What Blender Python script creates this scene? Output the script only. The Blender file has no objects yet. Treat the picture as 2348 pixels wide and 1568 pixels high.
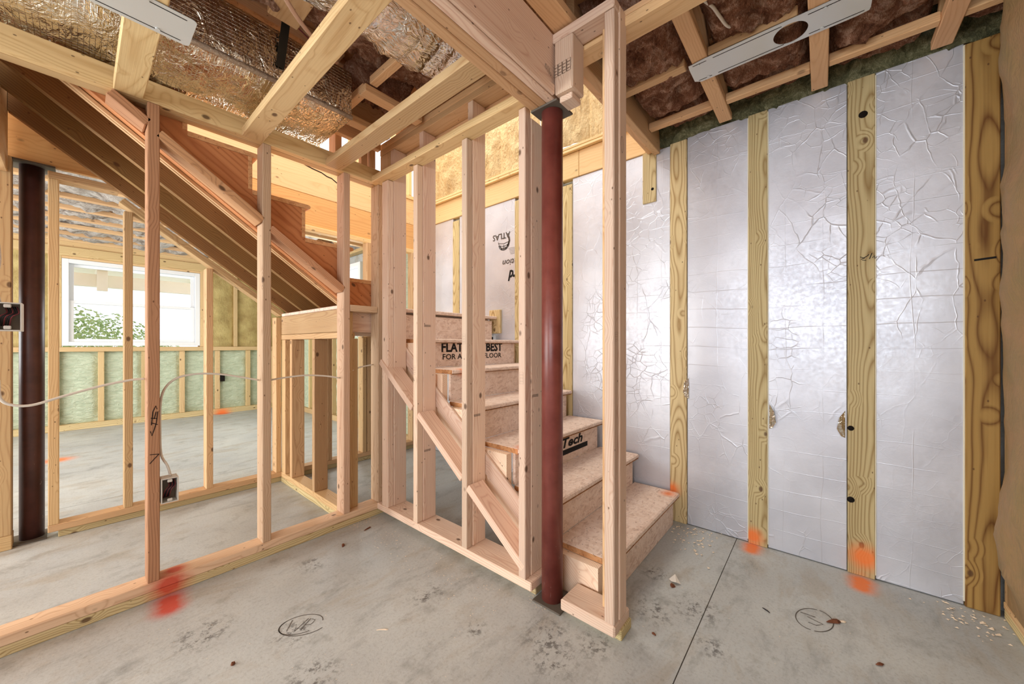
import bpy, bmesh, math, random
from mathutils import Vector, Matrix, noise

C = bpy.context.scene.collection
SC = bpy.context.scene
random.seed(7)

# ------------------------------------------------------------------ camera
cam = bpy.data.cameras.new('camera')
cam_o = bpy.data.objects.new('camera', cam)
C.objects.link(cam_o)
cam.sensor_width = 36.0
cam.lens = 841.5 / 2348 * 36
cam.shift_y = 7 / 2348
cam.clip_start = 0.01
cam.clip_end = 200
cam_o.location = (0, 0, 1.07)
cam_o.rotation_euler = (math.radians(90), 0, math.radians(40.19 - 90))
SC.camera = cam_o

# ------------------------------------------------------------------ light
SC.view_settings.view_transform = 'Standard'
SC.view_settings.look = 'None'
SC.view_settings.exposure = -0.16
SC.view_settings.gamma = 1.0
SC.view_settings.use_curve_mapping = False

world = bpy.data.worlds.new('sky')
SC.world = world
world.use_nodes = True
wn = world.node_tree.nodes
bg = wn['Background']
bg.inputs[0].default_value = (0.93, 0.96, 1.0, 1)
bg.inputs[1].default_value = 1.7


def area(name, loc, target, sx, sy, power, col=(1, 1, 1), spread=180):
    l = bpy.data.lights.new(name, 'AREA')
    l.shape = 'RECTANGLE'
    l.size, l.size_y = sx, sy
    l.energy = power
    l.color = col
    l.spread = math.radians(spread)
    o = bpy.data.objects.new(name, l)
    C.objects.link(o)
    o.location = loc
    d = Vector(target) - Vector(loc)
    o.rotation_euler = d.to_track_quat('-Z', 'Y').to_euler()
    return o


# daylight through the windows of the main room (behind the camera)
area('daylight_rear_window', (-2.9, -0.35, 1.6), (0, -0.25, 1.4), 2.5, 1.3, 84, (0.86, 0.94, 1.0))
area('daylight_front_window', (0.2, -3.3, 1.5), (0.9, 0, 1.2), 2.4, 1.5, 7, (0.95, 0.98, 1.0))
# daylight in the far room and the bay under the stairs: windows in the left-hand wall, one in the right wall
area('daylight_mid_left', (-2.9, 2.9, 1.25), (0, 2.8, 1.1), 1.3, 1.5, 105, (0.98, 0.99, 0.94))
area('daylight_far_left', (-2.9, 5.3, 1.3), (0, 5.0, 1.0), 2.0, 1.7, 135, (0.95, 0.99, 1.0))
area('daylight_far_right', (2.46, 5.1, 1.65), (1, 4.9, 1.2), 0.85, 0.85, 36, (0.97, 1.0, 1.0))
# daylight from the windows of the floor above, falling down the stairwell
area('daylight_upstairs', (1.3, 2.7, 4.3), (1.35, 2.6, 2.0), 2.4, 1.2, 80, (1.0, 0.92, 0.78))

# ------------------------------------------------------------------ node helpers
class NT:
    def __init__(s, mat):
        s.t = mat.node_tree
        s.n = s.t.nodes
        s.l = s.t.links

    def node(s, typ, **kw):
        n = s.n.new(typ)
        for k, v in kw.items():
            setattr(n, k, v)
        return n

    def put(s, sock, v):
        if hasattr(v, 'is_output') or isinstance(v, bpy.types.NodeSocket):
            s.l.new(v, sock)
        elif v is not None:
            sock.default_value = v

    def math(s, op, a, b=None, c=None, clamp=False):
        n = s.node('ShaderNodeMath', operation=op)
        n.use_clamp = clamp
        s.put(n.inputs[0], a)
        if b is not None: s.put(n.inputs[1], b)
        if c is not None: s.put(n.inputs[2], c)
        return n.outputs[0]

    def vmath(s, op, a, b=None, scale=None):
        n = s.node('ShaderNodeVectorMath', operation=op)
        s.put(n.inputs[0], a)
        if b is not None: s.put(n.inputs[1], b)
        if scale is not None: s.put(n.inputs['Scale'], scale)
        return n.outputs['Value'] if op in ('DISTANCE', 'LENGTH', 'DOT_PRODUCT') else n.outputs[0]

    def noise(s, vec, scale, detail=3, rough=0.5, dist=0.0):
        n = s.node('ShaderNodeTexNoise')
        s.put(n.inputs['Vector'], vec)
        n.inputs['Scale'].default_value = scale
        n.inputs['Detail'].default_value = detail
        n.inputs['Roughness'].default_value = rough
        n.inputs['Distortion'].default_value = dist
        return n.outputs[0]

    def voro(s, vec, scale, feature='F1', rnd=1.0, out='Distance'):
        n = s.node('ShaderNodeTexVoronoi', feature=feature)
        s.put(n.inputs['Vector'], vec)
        n.inputs['Scale'].default_value = scale
        n.inputs['Randomness'].default_value = rnd
        return n.outputs[out]

    def ramp(s, v, a, b, x=0.0, y=1.0):
        n = s.node('ShaderNodeMapRange')
        n.clamp = True
        s.put(n.inputs[0], v)
        n.inputs[1].default_value = a
        n.inputs[2].default_value = b
        n.inputs[3].default_value = x
        n.inputs[4].default_value = y
        return n.outputs[0]

    def mix(s, f, a, b, mode='MIX'):
        n = s.node('ShaderNodeMix', data_type='RGBA', blend_type=mode)
        s.put(n.inputs[0], f)
        s.put(n.inputs[6], a)
        s.put(n.inputs[7], b)
        return n.outputs[2]

    def scalevec(s, v, sc):
        return s.vmath('MULTIPLY', v, Vector(sc))

    def bump(s, h, strength, dist=0.01, normal=None):
        n = s.node('ShaderNodeBump')
        n.inputs['Strength'].default_value = strength
        n.inputs['Distance'].default_value = dist
        s.put(n.inputs['Height'], h)
        if normal is not None: s.l.new(normal, n.inputs['Normal'])
        return n.outputs[0]


def srgb(r, g, b):
    f = lambda c: (c / 255 / 12.92) if c / 255 <= 0.04045 else ((c / 255 + 0.055) / 1.055) ** 2.4
    return (f(r), f(g), f(b), 1)


def newmat(name, rough=0.7, metal=0.0):
    m = bpy.data.materials.new(name)
    m.use_nodes = True
    b = m.node_tree.nodes['Principled BSDF']
    b.inputs['Roughness'].default_value = rough
    b.inputs['Metallic'].default_value = metal
    b.inputs['Specular IOR Level'].default_value = 0.3
    return m, NT(m), b


# marking-paint spots sprayed on the slab, plates and studs: (centre, radius, colour index)
SPOTS = [((2.265, 0.283, 0.0), 0.046, 0), ((2.29, 0.283, 0.0), 0.048, 0), ((2.315, 0.283, 0.0), 0.050, 0), ((2.345, 0.283, 0.045), 0.052, 0),
         ((2.230, -0.133, 0.0), 0.050, 0), ((2.26, -0.135, 0.0), 0.052, 0), ((2.295, -0.137, 0.0), 0.054, 0),  ((2.345, -0.15, 0.09), 0.066, 0),
         ((0.241, 2.025, 0.0), 0.062, 1), ((0.244, 2.055, 0.0), 0.06, 1), ((0.248, 2.095, 0.0), 0.06, 1), ((0.255, 2.14, 0.04), 0.07, 1), ((0.275, 2.19, 0.076), 0.05, 1),
         ((1.46, 7.15, 0.0), 0.12, 0), ((1.47, 7.2, 0.33), 0.07, 0), ((-0.126, 5.43, 0.0), 0.12, 0),
         ((2.27, 0.70, 0.20), 0.05, 0), ((2.345, 0.70, 0.19), 0.05, 0), ((1.46, 1.14, 0.555), 0.06, 0),
         ((1.53, 0.80, 0.37), 0.035, 0), ((2.15, 1.63, 0.93), 0.09, 0), ((1.50, 1.66, 0.93), 0.05, 0),
         ((1.45, 7.2, 0.33), 0.07, 0), ((1.56, 7.2, 0.33), 0.06, 0)]


def paint(nt, col, strength=0.9):
    geo = nt.node('ShaderNodeNewGeometry')
    pos = geo.outputs['Position']
    nz = nt.noise(pos, 60, 3)
    for k, c in ((0, srgb(244, 130, 62)), (1, srgb(204, 72, 50))):
        acc = None
        for ctr, r, kk in SPOTS:
            if kk != k: continue
            d = nt.vmath('DISTANCE', pos, Vector(ctr))
            d = nt.math('ADD', d, nt.math('MULTIPLY', nz, r * 0.25))
            f = nt.ramp(d, r * 0.5, r * 1.5, 1.0, 0.0)
            f = nt.math('POWER', f, 1.6)
            acc = f if acc is None else nt.math('MAXIMUM', acc, f)
        acc = nt.math('MULTIPLY', acc, strength)
        col = nt.mix(acc, col, c)
    return col


def wood(name, light, dark, knot=(0.10, 0.045, 0.02, 1), ring=46, ringk=0.55, knots=1.0, rough=0.62, painted=False, vary=0.22, stain=None):
    m, nt, b = newmat(name, rough)
    tc = nt.node('ShaderNodeTexCoord').outputs['Object']
    oi = nt.node('ShaderNodeObjectInfo').outputs['Random']
    sh = nt.node('ShaderNodeCombineXYZ')
    nt.put(sh.inputs[0], nt.math('MULTIPLY', oi, 31.7))
    nt.put(sh.inputs[1], nt.math('MULTIPLY', oi, 57.3))
    nt.put(sh.inputs[2], nt.math('MULTIPLY', oi, 13.1))
    p0 = nt.vmath('ADD', tc, sh.outputs[0])
    # knots
    kp = nt.scalevec(p0, (7.5, 12.0, 12.0))
    kv = nt.node('ShaderNodeTexVoronoi', feature='F1')
    nt.put(kv.inputs['Vector'], kp)
    kv.inputs['Scale'].default_value = 1.0
    ks = nt.node('ShaderNodeSeparateColor')
    nt.put(ks.inputs[0], kv.outputs['Color'])
    kd = nt.math('ADD', kv.outputs['Distance'], nt.ramp(ks.outputs[0], 0.45, 0.5, 0.5, 0.0))
    kf = nt.ramp(kd, 0.08, 0.14, 0.85, 0.0)
    kf = nt.math('MULTIPLY', kf, knots)
    kr = nt.ramp(kd, 0.10, 0.42, 1.0, 0.0)       # rings bend round a knot
    # rings about an off-centre pith, warped along the length
    wn_ = nt.node('ShaderNodeTexNoise')
    nt.put(wn_.inputs['Vector'], nt.scalevec(p0, (1.3, 2.0, 2.0)))
    wn_.inputs['Scale'].default_value = 1.0
    wn_.inputs['Detail'].default_value = 2
    w = nt.scalevec(nt.vmath('SUBTRACT', wn_.outputs['Color'], Vector((0.5, 0.5, 0.5))), (0, 0.09, 0.09))
    off = nt.node('ShaderNodeCombineXYZ')
    nt.put(off.inputs[1], nt.ramp(nt.math('FRACT', nt.math('MULTIPLY', oi, 7.13)), 0, 1, -0.05, 0.05))
    nt.put(off.inputs[2], nt.ramp(nt.math('FRACT', nt.math('MULTIPLY', oi, 3.77)), 0, 1, 0.02, 0.07))
    q = nt.vmath('ADD', nt.vmath('ADD', nt.scalevec(tc, (0, 1, 1)), w), off.outputs[0])
    rad = nt.math('ADD', nt.vmath('LENGTH', q), nt.math('MULTIPLY', kr, 0.016))
    ph = nt.math('FRACT', nt.math('MULTIPLY', rad, ring * 3.2))
    rg = nt.math('POWER', nt.math('ABSOLUTE', nt.math('SUBTRACT', nt.math('MULTIPLY', ph, 2.0), 1.0)), 2.6)
    fine = nt.noise(nt.scalevec(p0, (3, 160, 160)), 1.0, 2)
    broad = nt.noise(nt.scalevec(p0, (1.0, 9, 9)), 1.0, 2)
    f = nt.math('ADD', nt.math('MULTIPLY', rg, ringk), nt.math('MULTIPLY', nt.math('SUBTRACT', fine, 0.5), 0.55), clamp=True)
    f = nt.math('ADD', f, nt.math('MULTIPLY', nt.math('SUBTRACT', broad, 0.5), 0.6), clamp=True)
    col = nt.mix(f, light, dark)
    # each board a little lighter or darker, redder or yellower
    hsv = nt.node('ShaderNodeHueSaturation')
    nt.put(hsv.inputs['Color'], col)
    nt.put(hsv.inputs['Value'], nt.ramp(nt.math('FRACT', nt.math('MULTIPLY', oi, 9.1)), 0, 1, 1 - vary, 1 + vary * 0.5))
    nt.put(hsv.inputs['Hue'], nt.ramp(nt.math('FRACT', nt.math('MULTIPLY', oi, 5.3)), 0, 1, 0.492, 0.506))
    col = hsv.outputs[0]
    if stain is not None:
        sf = nt.ramp(nt.noise(nt.scalevec(p0, (1.6, 14, 14)), 1.0, 3), 0.5, 0.68)
        col = nt.mix(nt.math('MULTIPLY', sf, 0.75), col, stain)
    # nail heads and small pitch marks
    nd = nt.voro(nt.scalevec(p0, (15, 26, 26)), 1.0)
    nf = nt.ramp(nd, 0.055, 0.085, 0.75 if knots > 0 else 0.0, 0.0)
    col = nt.mix(nt.math('MAXIMUM', kf, nf), col, knot)
    if painted: col = paint(nt, col)
    nt.put(b.inputs['Base Color'], col)
    h = nt.math('ADD', nt.math('MULTIPLY', rg, 0.5), fine)
    nt.put(b.inputs['Normal'], nt.bump(h, 0.22, 0.002))
    return m


M = {}
M['pink'] = wood('fir_pink', srgb(234, 208, 185), srgb(198, 150, 122), ringk=0.5, ring=40)
M['pine'] = wood('pine_yellow', srgb(214, 180, 134), srgb(168, 120, 78), ringk=0.5, ring=38)
M['pink_clear'] = wood('fir_pink_clear', srgb(232, 202, 178), srgb(194, 144, 116), ringk=0.55, ring=34, knots=0.0)
M['redwood'] = wood('reddish_stud', srgb(200, 152, 112), srgb(140, 94, 64), ringk=0.6, ring=38)
M['plate'] = wood('pine_plate', srgb(222, 190, 158), srgb(178, 132, 98), ringk=0.5, ring=38, painted=True)
M['joist'] = wood('pine_joist', srgb(226, 198, 148), srgb(190, 148, 94), ringk=0.5, ring=34)
M['truss'] = wood('truss_lumber', srgb(230, 190, 144), srgb(200, 150, 102), ringk=0.4, knots=0.6, ring=34)
M['treated'] = wood('treated_pine', srgb(214, 196, 148), srgb(150, 120, 70), ring=46, ringk=0.8, painted=True)
M['treated_brown'] = wood('treated_pine_brown', srgb(180, 142, 84), srgb(114, 72, 34), ring=26, ringk=0.95, painted=True)
M['lvl'] = wood('engineered_beam', srgb(232, 182, 120), srgb(206, 144, 84), ring=18, ringk=0.45, knots=0.5, vary=0.1)
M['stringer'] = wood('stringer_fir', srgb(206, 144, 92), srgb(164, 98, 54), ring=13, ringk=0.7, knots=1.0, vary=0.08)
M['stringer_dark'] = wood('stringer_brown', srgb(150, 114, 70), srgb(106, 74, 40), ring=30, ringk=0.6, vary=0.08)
M['rim'] = wood('rim_board', srgb(240, 210, 156), srgb(218, 178, 118), ring=18, ringk=0.35, knots=0.7, vary=0.06)


def osb_mat(name, base, dark, light):
    m, nt, b = newmat(name, 0.75)
    geo = nt.node('ShaderNodeNewGeometry').outputs['Position']
    r = nt.node('ShaderNodeCombineXYZ')
    w = nt.noise(geo, 9, 2)
    v1 = nt.node('ShaderNodeTexVoronoi', feature='F1')
    p = nt.vmath('ADD', nt.scalevec(geo, (66, 30, 60)), nt.scalevec(w, (5, 5, 5)))
    nt.put(v1.inputs['Vector'], p)
    v1.inputs['Scale'].default_value = 1.0
    v2 = nt.node('ShaderNodeTexVoronoi', feature='F1')
    nt.put(v2.inputs['Vector'], nt.vmath('ADD', nt.scalevec(geo, (34, 84, 80)), nt.scalevec(w, (6, 6, 6))))
    v2.inputs['Scale'].default_value = 1.0
    f1 = nt.ramp(v1.outputs['Color'], 0.0, 1.0)
    f2 = nt.ramp(v2.outputs['Color'], 0.0, 1.0)
    col = nt.mix(f1, base, light)
    col = nt.mix(nt.math('MULTIPLY', nt.ramp(f2, 0.6, 0.9), 0.42), col, dark)
    e = nt.voro(nt.vmath('ADD', nt.scalevec(geo, (80, 36, 74)), nt.scalevec(w, (9, 9, 9))), 1.0)
    col = nt.mix(nt.ramp(e, 0.10, 0.2, 0.62, 0.0), col, srgb(92, 58, 40))
    col = paint(nt, col, 0.8)
    nt.put(b.inputs['Base Color'], col)
    nt.put(b.inputs['Normal'], nt.bump(f2, 0.25, 0.002))
    return m


M['osb'] = osb_mat('strand_board', srgb(232, 206, 188), srgb(184, 144, 120), srgb(246, 226, 212))
M['osb_edge'] = osb_mat('strand_board_edge', srgb(176, 122, 78), srgb(112, 68, 40), srgb(204, 154, 108))
M['osb_tan'] = osb_mat('strand_board_tan', srgb(216, 160, 110), srgb(160, 100, 56), srgb(230, 180, 130))


def foil_board():
    m, nt, b = newmat('foil_faced_board', 0.42, 0.5)
    pos = nt.node('ShaderNodeNewGeometry').outputs['Position']
    sep = nt.node('ShaderNodeSeparateXYZ')
    nt.put(sep.inputs[0], pos)
    y, z = sep.outputs[1], sep.outputs[2]
    wob = nt.math('MULTIPLY', nt.math('SUBTRACT', nt.noise(pos, 2.0, 2), 0.5), 0.05)

    def lines(v, per, w):
        a = nt.math('FRACT', nt.math('DIVIDE', nt.math('ADD', v, wob), per))
        a = nt.math('ABSOLUTE', nt.math('SUBTRACT', a, 0.5))
        return nt.ramp(a, 0.5 - 0.6 * w / per, 0.5, 0.0, 1.0)
    h1 = lines(z, 0.106, 0.0035)
    h2 = lines(y, 0.152, 0.0035)
    # creases: straight-sided folds that branch and fade out
    wv = nt.node('ShaderNodeTexNoise')
    nt.put(wv.inputs['Vector'], pos)
    wv.inputs['Scale'].default_value = 5.0
    wv.inputs['Detail'].default_value = 3
    wj = nt.scalevec(nt.vmath('SUBTRACT', wv.outputs['Color'], Vector((.5, .5, .5))), (0.0, 0.10, 0.10))
    pc = nt.vmath('ADD', pos, wj)
    e1 = nt.voro(nt.scalevec(pc, (0.01, 1.5, 0.8)), 6.5, 'DISTANCE_TO_EDGE')
    rd = nt.ramp(e1, 0.0, 0.022, 1.0, 0.0)
    e2 = nt.voro(nt.scalevec(pc, (0.01, 1.0, 1.3)), 14.0, 'DISTANCE_TO_EDGE')
    rd2 = nt.math('MULTIPLY', nt.ramp(e2, 0.0, 0.030, 1.0, 0.0), nt.ramp(nt.noise(pos, 4.1, 2), 0.48, 0.6))
    fade = nt.ramp(nt.noise(pos, 9.0, 2), 0.40, 0.60)
    rd = nt.math('MULTIPLY', rd, fade)
    gate = nt.ramp(nt.noise(pos, 2.3, 2), 0.42, 0.56, 0.10, 1.0)
    cre = nt.math('MULTIPLY', nt.math('MAXIMUM', rd, rd2), gate)
    fine = nt.noise(nt.scalevec(pos, (1, 90, 14)), 1.0, 2)
    spk = nt.noise(pos, 70, 2)
    hl = nt.math('MULTIPLY', nt.math('MAXIMUM', h1, h2), nt.ramp(nt.noise(pos, 3.7, 2), 0.42, 0.62, 0.05, 1.0))
    ht = nt.math('ADD', nt.math('MULTIPLY', cre, 0.9), nt.math('MULTIPLY', hl, 0.35))
    ht = nt.math('ADD', ht, nt.math('ADD', nt.math('MULTIPLY', fine, 0.10), nt.math('MULTIPLY', spk, 0.22)))
    big = nt.noise(pos, 3.2, 2)
    n1 = nt.bump(ht, 0.42, 0.003)
    n2 = nt.bump(big, 0.25, 0.02, n1)
    tone = nt.mix(nt.ramp(nt.noise(pos, 4.0, 3), 0.3, 0.7), srgb(222, 226, 236), srgb(204, 208, 219))
    ln = nt.math('MULTIPLY', nt.math('MAXIMUM', hl, cre), 0.16)
    tone = nt.mix(ln, tone, srgb(150, 150, 158))
    nt.put(b.inputs['Base Color'], tone)
    nt.put(b.inputs['Roughness'], nt.ramp(spk, 0.2, 0.8, 0.34, 0.52))
    nt.put(b.inputs['Normal'], n2)
    return m


M['foil'] = foil_board()


def crumple(name, c1, c2, rough, metal, sc=14, strength=0.8, stretch=(1, 1, 1), grid=True):
    m, nt, b = newmat(name, rough, metal)
    pos = nt.node('ShaderNodeNewGeometry').outputs['Position']
    p = nt.scalevec(pos, stretch)
    v = nt.voro(nt.vmath('ADD', p, nt.scalevec(nt.noise(p, 6, 3), (0.3, 0.3, 0.3))), sc)
    nz = nt.noise(p, sc * 1.2, 3, 0.55, 1.5)
    ridg = nt.math('ABSOLUTE', nt.math('SUBTRACT', nz, 0.5))
    h = nt.math('ADD', nt.math('MULTIPLY', v, 0.5), nt.math('MULTIPLY', ridg, 2.5))
    if grid:
        sep = nt.node('ShaderNodeSeparateXYZ')
        nt.put(sep.inputs[0], pos)
        g = None
        for k in (0, 1, 2):
            a = nt.math('ABSOLUTE', nt.math('SUBTRACT', nt.math('FRACT', nt.math('MULTIPLY', sep.outputs[k], 70)), 0.5))
            a = nt.ramp(a, 0.44, 0.5)
            g = a if g is None else nt.math('MAXIMUM', g, a)
        h = nt.math('ADD', h, nt.math('MULTIPLY', g, 0.12))
    nt.put(b.inputs['Base Color'], nt.mix(nt.ramp(nz, 0.35, 0.65), c1, c2))
    nt.put(b.inputs['Normal'], nt.bump(h, strength, 0.012))
    return m


M['ductfoil'] = crumple('duct_foil', srgb(250, 246, 236), srgb(226, 218, 202), 0.15, 1.0, 9, 0.75, (1.6, 0.8, 0.8))
M['flexfoil'] = crumple('flex_duct_foil', srgb(246, 244, 240), srgb(220, 214, 206), 0.15, 1.0, 10, 0.8, (0.6, 1.8, 1.8), False)
M['seamtape'] = crumple('foil_tape', srgb(196, 182, 166), srgb(170, 154, 140), 0.38, 0.6, 40, 0.4, (1, 1, 1), False)


def kraft(name, c1, c2, wr=0.6):
    m, nt, b = newmat(name, 0.6)
    pos = nt.node('ShaderNodeNewGeometry').outputs['Position']
    nz = nt.noise(nt.scalevec(pos, (1.5, 1.5, 0.5)), 11, 4, 0.6, 1.4)
    r = nt.math('ABSOLUTE', nt.math('SUBTRACT', nz, 0.5))
    nt.put(b.inputs['Base Color'], nt.mix(nt.ramp(nt.noise(pos, 7, 4, 0.65), 0.3, 0.7), c1, c2))
    nt.put(b.inputs['Normal'], nt.bump(nt.math('ADD', nt.math('MULTIPLY', r, 3), nt.noise(pos, 40, 2)), wr, 0.01))
    return m


M['kraft'] = kraft('kraft_paper', srgb(228, 202, 152), srgb(196, 164, 112), 1.0)
M['kraft_olive'] = kraft('kraft_paper_olive', srgb(196, 178, 120), srgb(160, 138, 86), 0.45)
M['kraft_brown'] = kraft('kraft_paper_brown', srgb(164, 130, 94), srgb(142, 122, 82), 0.3)


def fluff(name, cols, sc=18):
    m, nt, b = newmat(name, 0.95)
    b.inputs['Specular IOR Level'].default_value = 0.1
    pos = nt.node('ShaderNodeNewGeometry').outputs['Position']
    n1 = nt.noise(pos, sc * 0.45, 5, 0.7, 1.6)
    n2 = nt.noise(nt.scalevec(pos, (1, 2.4, 1.5)), sc * 2.2, 5, 0.7, 2.5)
    f = nt.math('ADD', nt.math('MULTIPLY', n1, 0.6), nt.math('MULTIPLY', n2, 0.4))
    cr = nt.node('ShaderNodeValToRGB')
    nt.put(cr.inputs[0], f)
    e = cr.color_ramp.elements
    e[0].position, e[0].color = 0.36, cols[0]
    e[1].position, e[1].color = 0.64, cols[2]
    k = e.new(0.5)
    k.color = cols[1]
    nt.put(b.inputs['Base Color'], cr.outputs[0])
    nt.put(b.inputs['Normal'], nt.bump(nt.math('ADD', n1, n2), 0.9, 0.02))
    return m


M['brownwool'] = fluff('brown_fibreglass', (srgb(98, 60, 42), srgb(172, 122, 96), srgb(244, 208, 184)))
M['litwool'] = fluff('lit_fibreglass', (srgb(120, 100, 86), srgb(214, 204, 196), srgb(250, 247, 244)), 12)  # lit copy of the brown fibreglass, far-room daylight put into its colour
M['rockwool'] = fluff('mineral_wool', (srgb(74, 76, 56), srgb(140, 142, 108), srgb(214, 212, 172)), 30)


def foam():
    m, nt, b = newmat('spray_foam', 0.55)
    pos = nt.node('ShaderNodeNewGeometry').outputs['Position']
    n1 = nt.noise(nt.scalevec(pos, (1, 1, 2.6)), 13, 4, 0.6, 1.0)
    n2 = nt.noise(pos, 3, 2)
    nt.put(b.inputs['Base Color'], nt.mix(nt.ramp(n1, 0.3, 0.7), srgb(184, 198, 172), srgb(206, 216, 192)))
    nt.put(b.inputs['Normal'], nt.bump(nt.math('ADD', n1, nt.math('MULTIPLY', n2, 1.5)), 0.7, 0.03))
    return m


M['foam'] = foam()


def concrete():
    m, nt, b = newmat('concrete_slab', 0.62)
    pos = nt.node('ShaderNodeNewGeometry').outputs['Position']
    base = nt.mix(nt.ramp(nt.noise(pos, 1.3, 5, 0.6), 0.35, 0.65), srgb(198, 202, 200), srgb(178, 183, 184))
    base = nt.mix(nt.math('MULTIPLY', nt.ramp(nt.noise(nt.scalevec(pos, (1, 2.2, 1)), 2.6, 5, 0.62, 0.6), 0.53, 0.66), 0.42), base, srgb(166, 154, 134))
    base = nt.mix(nt.math('MULTIPLY', nt.ramp(nt.noise(pos, 4.5, 6, 0.7), 0.56, 0.75), 0.6), base, srgb(112, 110, 104))
    fine = nt.noise(pos, 90, 3, 0.7)
    base = nt.mix(nt.math('MULTIPLY', nt.ramp(fine, 0.5, 0.72), 0.28), base, srgb(108, 102, 94))
    smud = nt.ramp(nt.noise(nt.scalevec(pos, (1.0, 2.6, 1)), 3.4, 6, 0.72, 0.4), 0.54, 0.70)
    base = nt.mix(nt.math('MULTIPLY', smud, 0.34), base, srgb(96, 98, 98))
    fl2 = nt.voro(pos, 120)
    base = nt.mix(nt.ramp(fl2, 0.07, 0.11, 0.55, 0.0), base, srgb(230, 228, 222))
    # dark speckled oil marks with a shape of their own
    nzs = nt.noise(pos, 26, 4, 0.8)
    acc = None
    for (x, y, r) in ((0.965, 1.289, .075), (1.117, .764, .10), (1.049, .699, .09), (.97, 1.0, .05), (.49, 1.255, .09), (1.19, .62, .07),
                      (1.62, .386, .10), (1.45, .30, .06), (1.5, .52, .09), (1.75, .60, .06), (.52, 1.5, .08), (.30, 1.75, .10), (.74, 1.9, .07)):
        d = nt.vmath('DISTANCE', pos, Vector((x, y, 0)))
        f = nt.ramp(d, r * 0.3, r * 1.25, 1.0, 0.0)
        acc = f if acc is None else nt.math('MAXIMUM', acc, f)
    sp = nt.math('MULTIPLY', acc, nt.ramp(nzs, 0.50, 0.60))
    base = nt.mix(nt.math('MULTIPLY', sp, 0.72), base, srgb(64, 58, 54))
    # sawdust scatter
    sd = nt.voro(pos, 55)
    gate = nt.ramp(nt.noise(pos, 3.1, 2), 0.54, 0.64)
    base = nt.mix(nt.math('MULTIPLY', nt.ramp(sd, 0.06, 0.10, 0.8, 0.0), gate), base, srgb(228, 206, 178))
    base = paint(nt, base)
    nt.put(b.inputs['Base Color'], base)
    nt.put(b.inputs['Roughness'], nt.ramp(nt.noise(pos, 5, 3), 0.3, 0.7, 0.42, 0.68))
    h = nt.math('ADD', nt.math('MULTIPLY', nt.noise(pos, 60, 4, 0.7), 0.6), nt.noise(pos, 6, 3))
    nt.put(b.inputs['Normal'], nt.bump(h, 0.18, 0.006))
    return m


M['concrete'] = concrete()


def steel(name, c, c2, rough):
    m, nt, b = newmat(name, rough)
    b.inputs['Specular IOR Level'].default_value = 0.5
    pos = nt.node('ShaderNodeNewGeometry').outputs['Position']
    col = nt.mix(nt.ramp(nt.noise(pos, 9, 4, 0.6), 0.35, 0.65), c, c2)
    s = nt.noise(nt.scalevec(pos, (60, 60, 14)), 1.0, 4, 0.7, 1.0)
    low = nt.node('ShaderNodeSeparateXYZ')
    nt.put(low.inputs[0], pos)
    k = nt.ramp(low.outputs[2], 0.0, 0.6, 0.66, 0.75)
    sc = nt.math('MULTIPLY', nt.math('GREATER_THAN', s, k), 0.6)
    col = nt.mix(sc, col, srgb(196, 170, 164))
    nt.put(b.inputs['Base Color'], col)
    nt.put(b.inputs['Normal'], nt.bump(nt.noise(pos, 30, 3), 0.12, 0.004))
    return m


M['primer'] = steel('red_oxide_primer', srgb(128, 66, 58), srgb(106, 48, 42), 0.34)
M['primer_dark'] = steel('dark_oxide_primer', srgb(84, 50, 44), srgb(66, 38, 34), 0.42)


def plain(name, c, rough=0.5, metal=0.0, var=0.0):
    m, nt, b = newmat(name, rough, metal)
    if var:
        pos = nt.node('ShaderNodeTexCoord').outputs['Object']
        d = tuple(x * (1 - var) for x in c[:3]) + (1,)
        nt.put(b.inputs['Base Color'], nt.mix(nt.noise(pos, 8, 3), c, d))
    else:
        b.inputs['Base Color'].default_value = c
    return m


M['darksteel'] = plain('bare_steel_plate', srgb(112, 104, 94), 0.55, 0.1, 0.4)
M['galv'] = plain('galvanised_plate', srgb(222, 226, 226), 0.4, 0.4, 0.05)
M['black'] = plain('black_ink', srgb(26, 24, 24), 0.8)
M['pencil'] = plain('pencil_line', srgb(96, 90, 84), 0.8)
M['ink'] = plain('grey_ink', srgb(84, 72, 62), 0.8)
M['void'] = plain('dark_gap', srgb(24, 18, 14), 0.95)
M['dust'] = plain('joint_dust', srgb(112, 98, 88), 0.95, 0, 0.5)
M['cable'] = plain('cable_jacket', srgb(226, 220, 208), 0.45)
M['cable_dark'] = plain('black_wire', srgb(34, 28, 30), 0.5)
M['plastic'] = plain('box_plastic', srgb(214, 210, 200), 0.45)
M['box_in'] = plain('box_inside', srgb(142, 128, 114), 0.7)
M['vinyl'] = plain('white_vinyl', srgb(240, 243, 246), 0.35)
M['bounce_ground'] = plain('pale_bounce_ground', srgb(238, 236, 228), 0.8)  # outside ground made this pale to bounce more light under the porch
M['trimcream'] = plain('cream_siding', srgb(254, 248, 228), 0.6, 0, 0.08)
M['scrap'] = plain('torn_paper_scrap', srgb(232, 226, 216), 0.8)
M['bark'] = plain('bark_chip', srgb(132, 82, 58), 0.9, 0, 0.5)
M['shaving'] = plain('pale_shaving', srgb(240, 222, 198), 0.8)
M['whitefoam'] = plain('torn_board_edge', srgb(232, 228, 208), 0.8)
M['sunlit_leaf'] = plain('leaf_green_sunlit', srgb(196, 218, 158), 0.7, 0, 0.35)  # leaf green paled: sunlight put into the colour, no sun lamp
M['strap'] = plain('duct_strap', srgb(60, 56, 48), 0.5, 0.3)
M['redwire'] = plain('maroon_wire', srgb(120, 52, 56), 0.5)
M['rope'] = plain('strap_webbing', srgb(206, 166, 140), 0.7)


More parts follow.
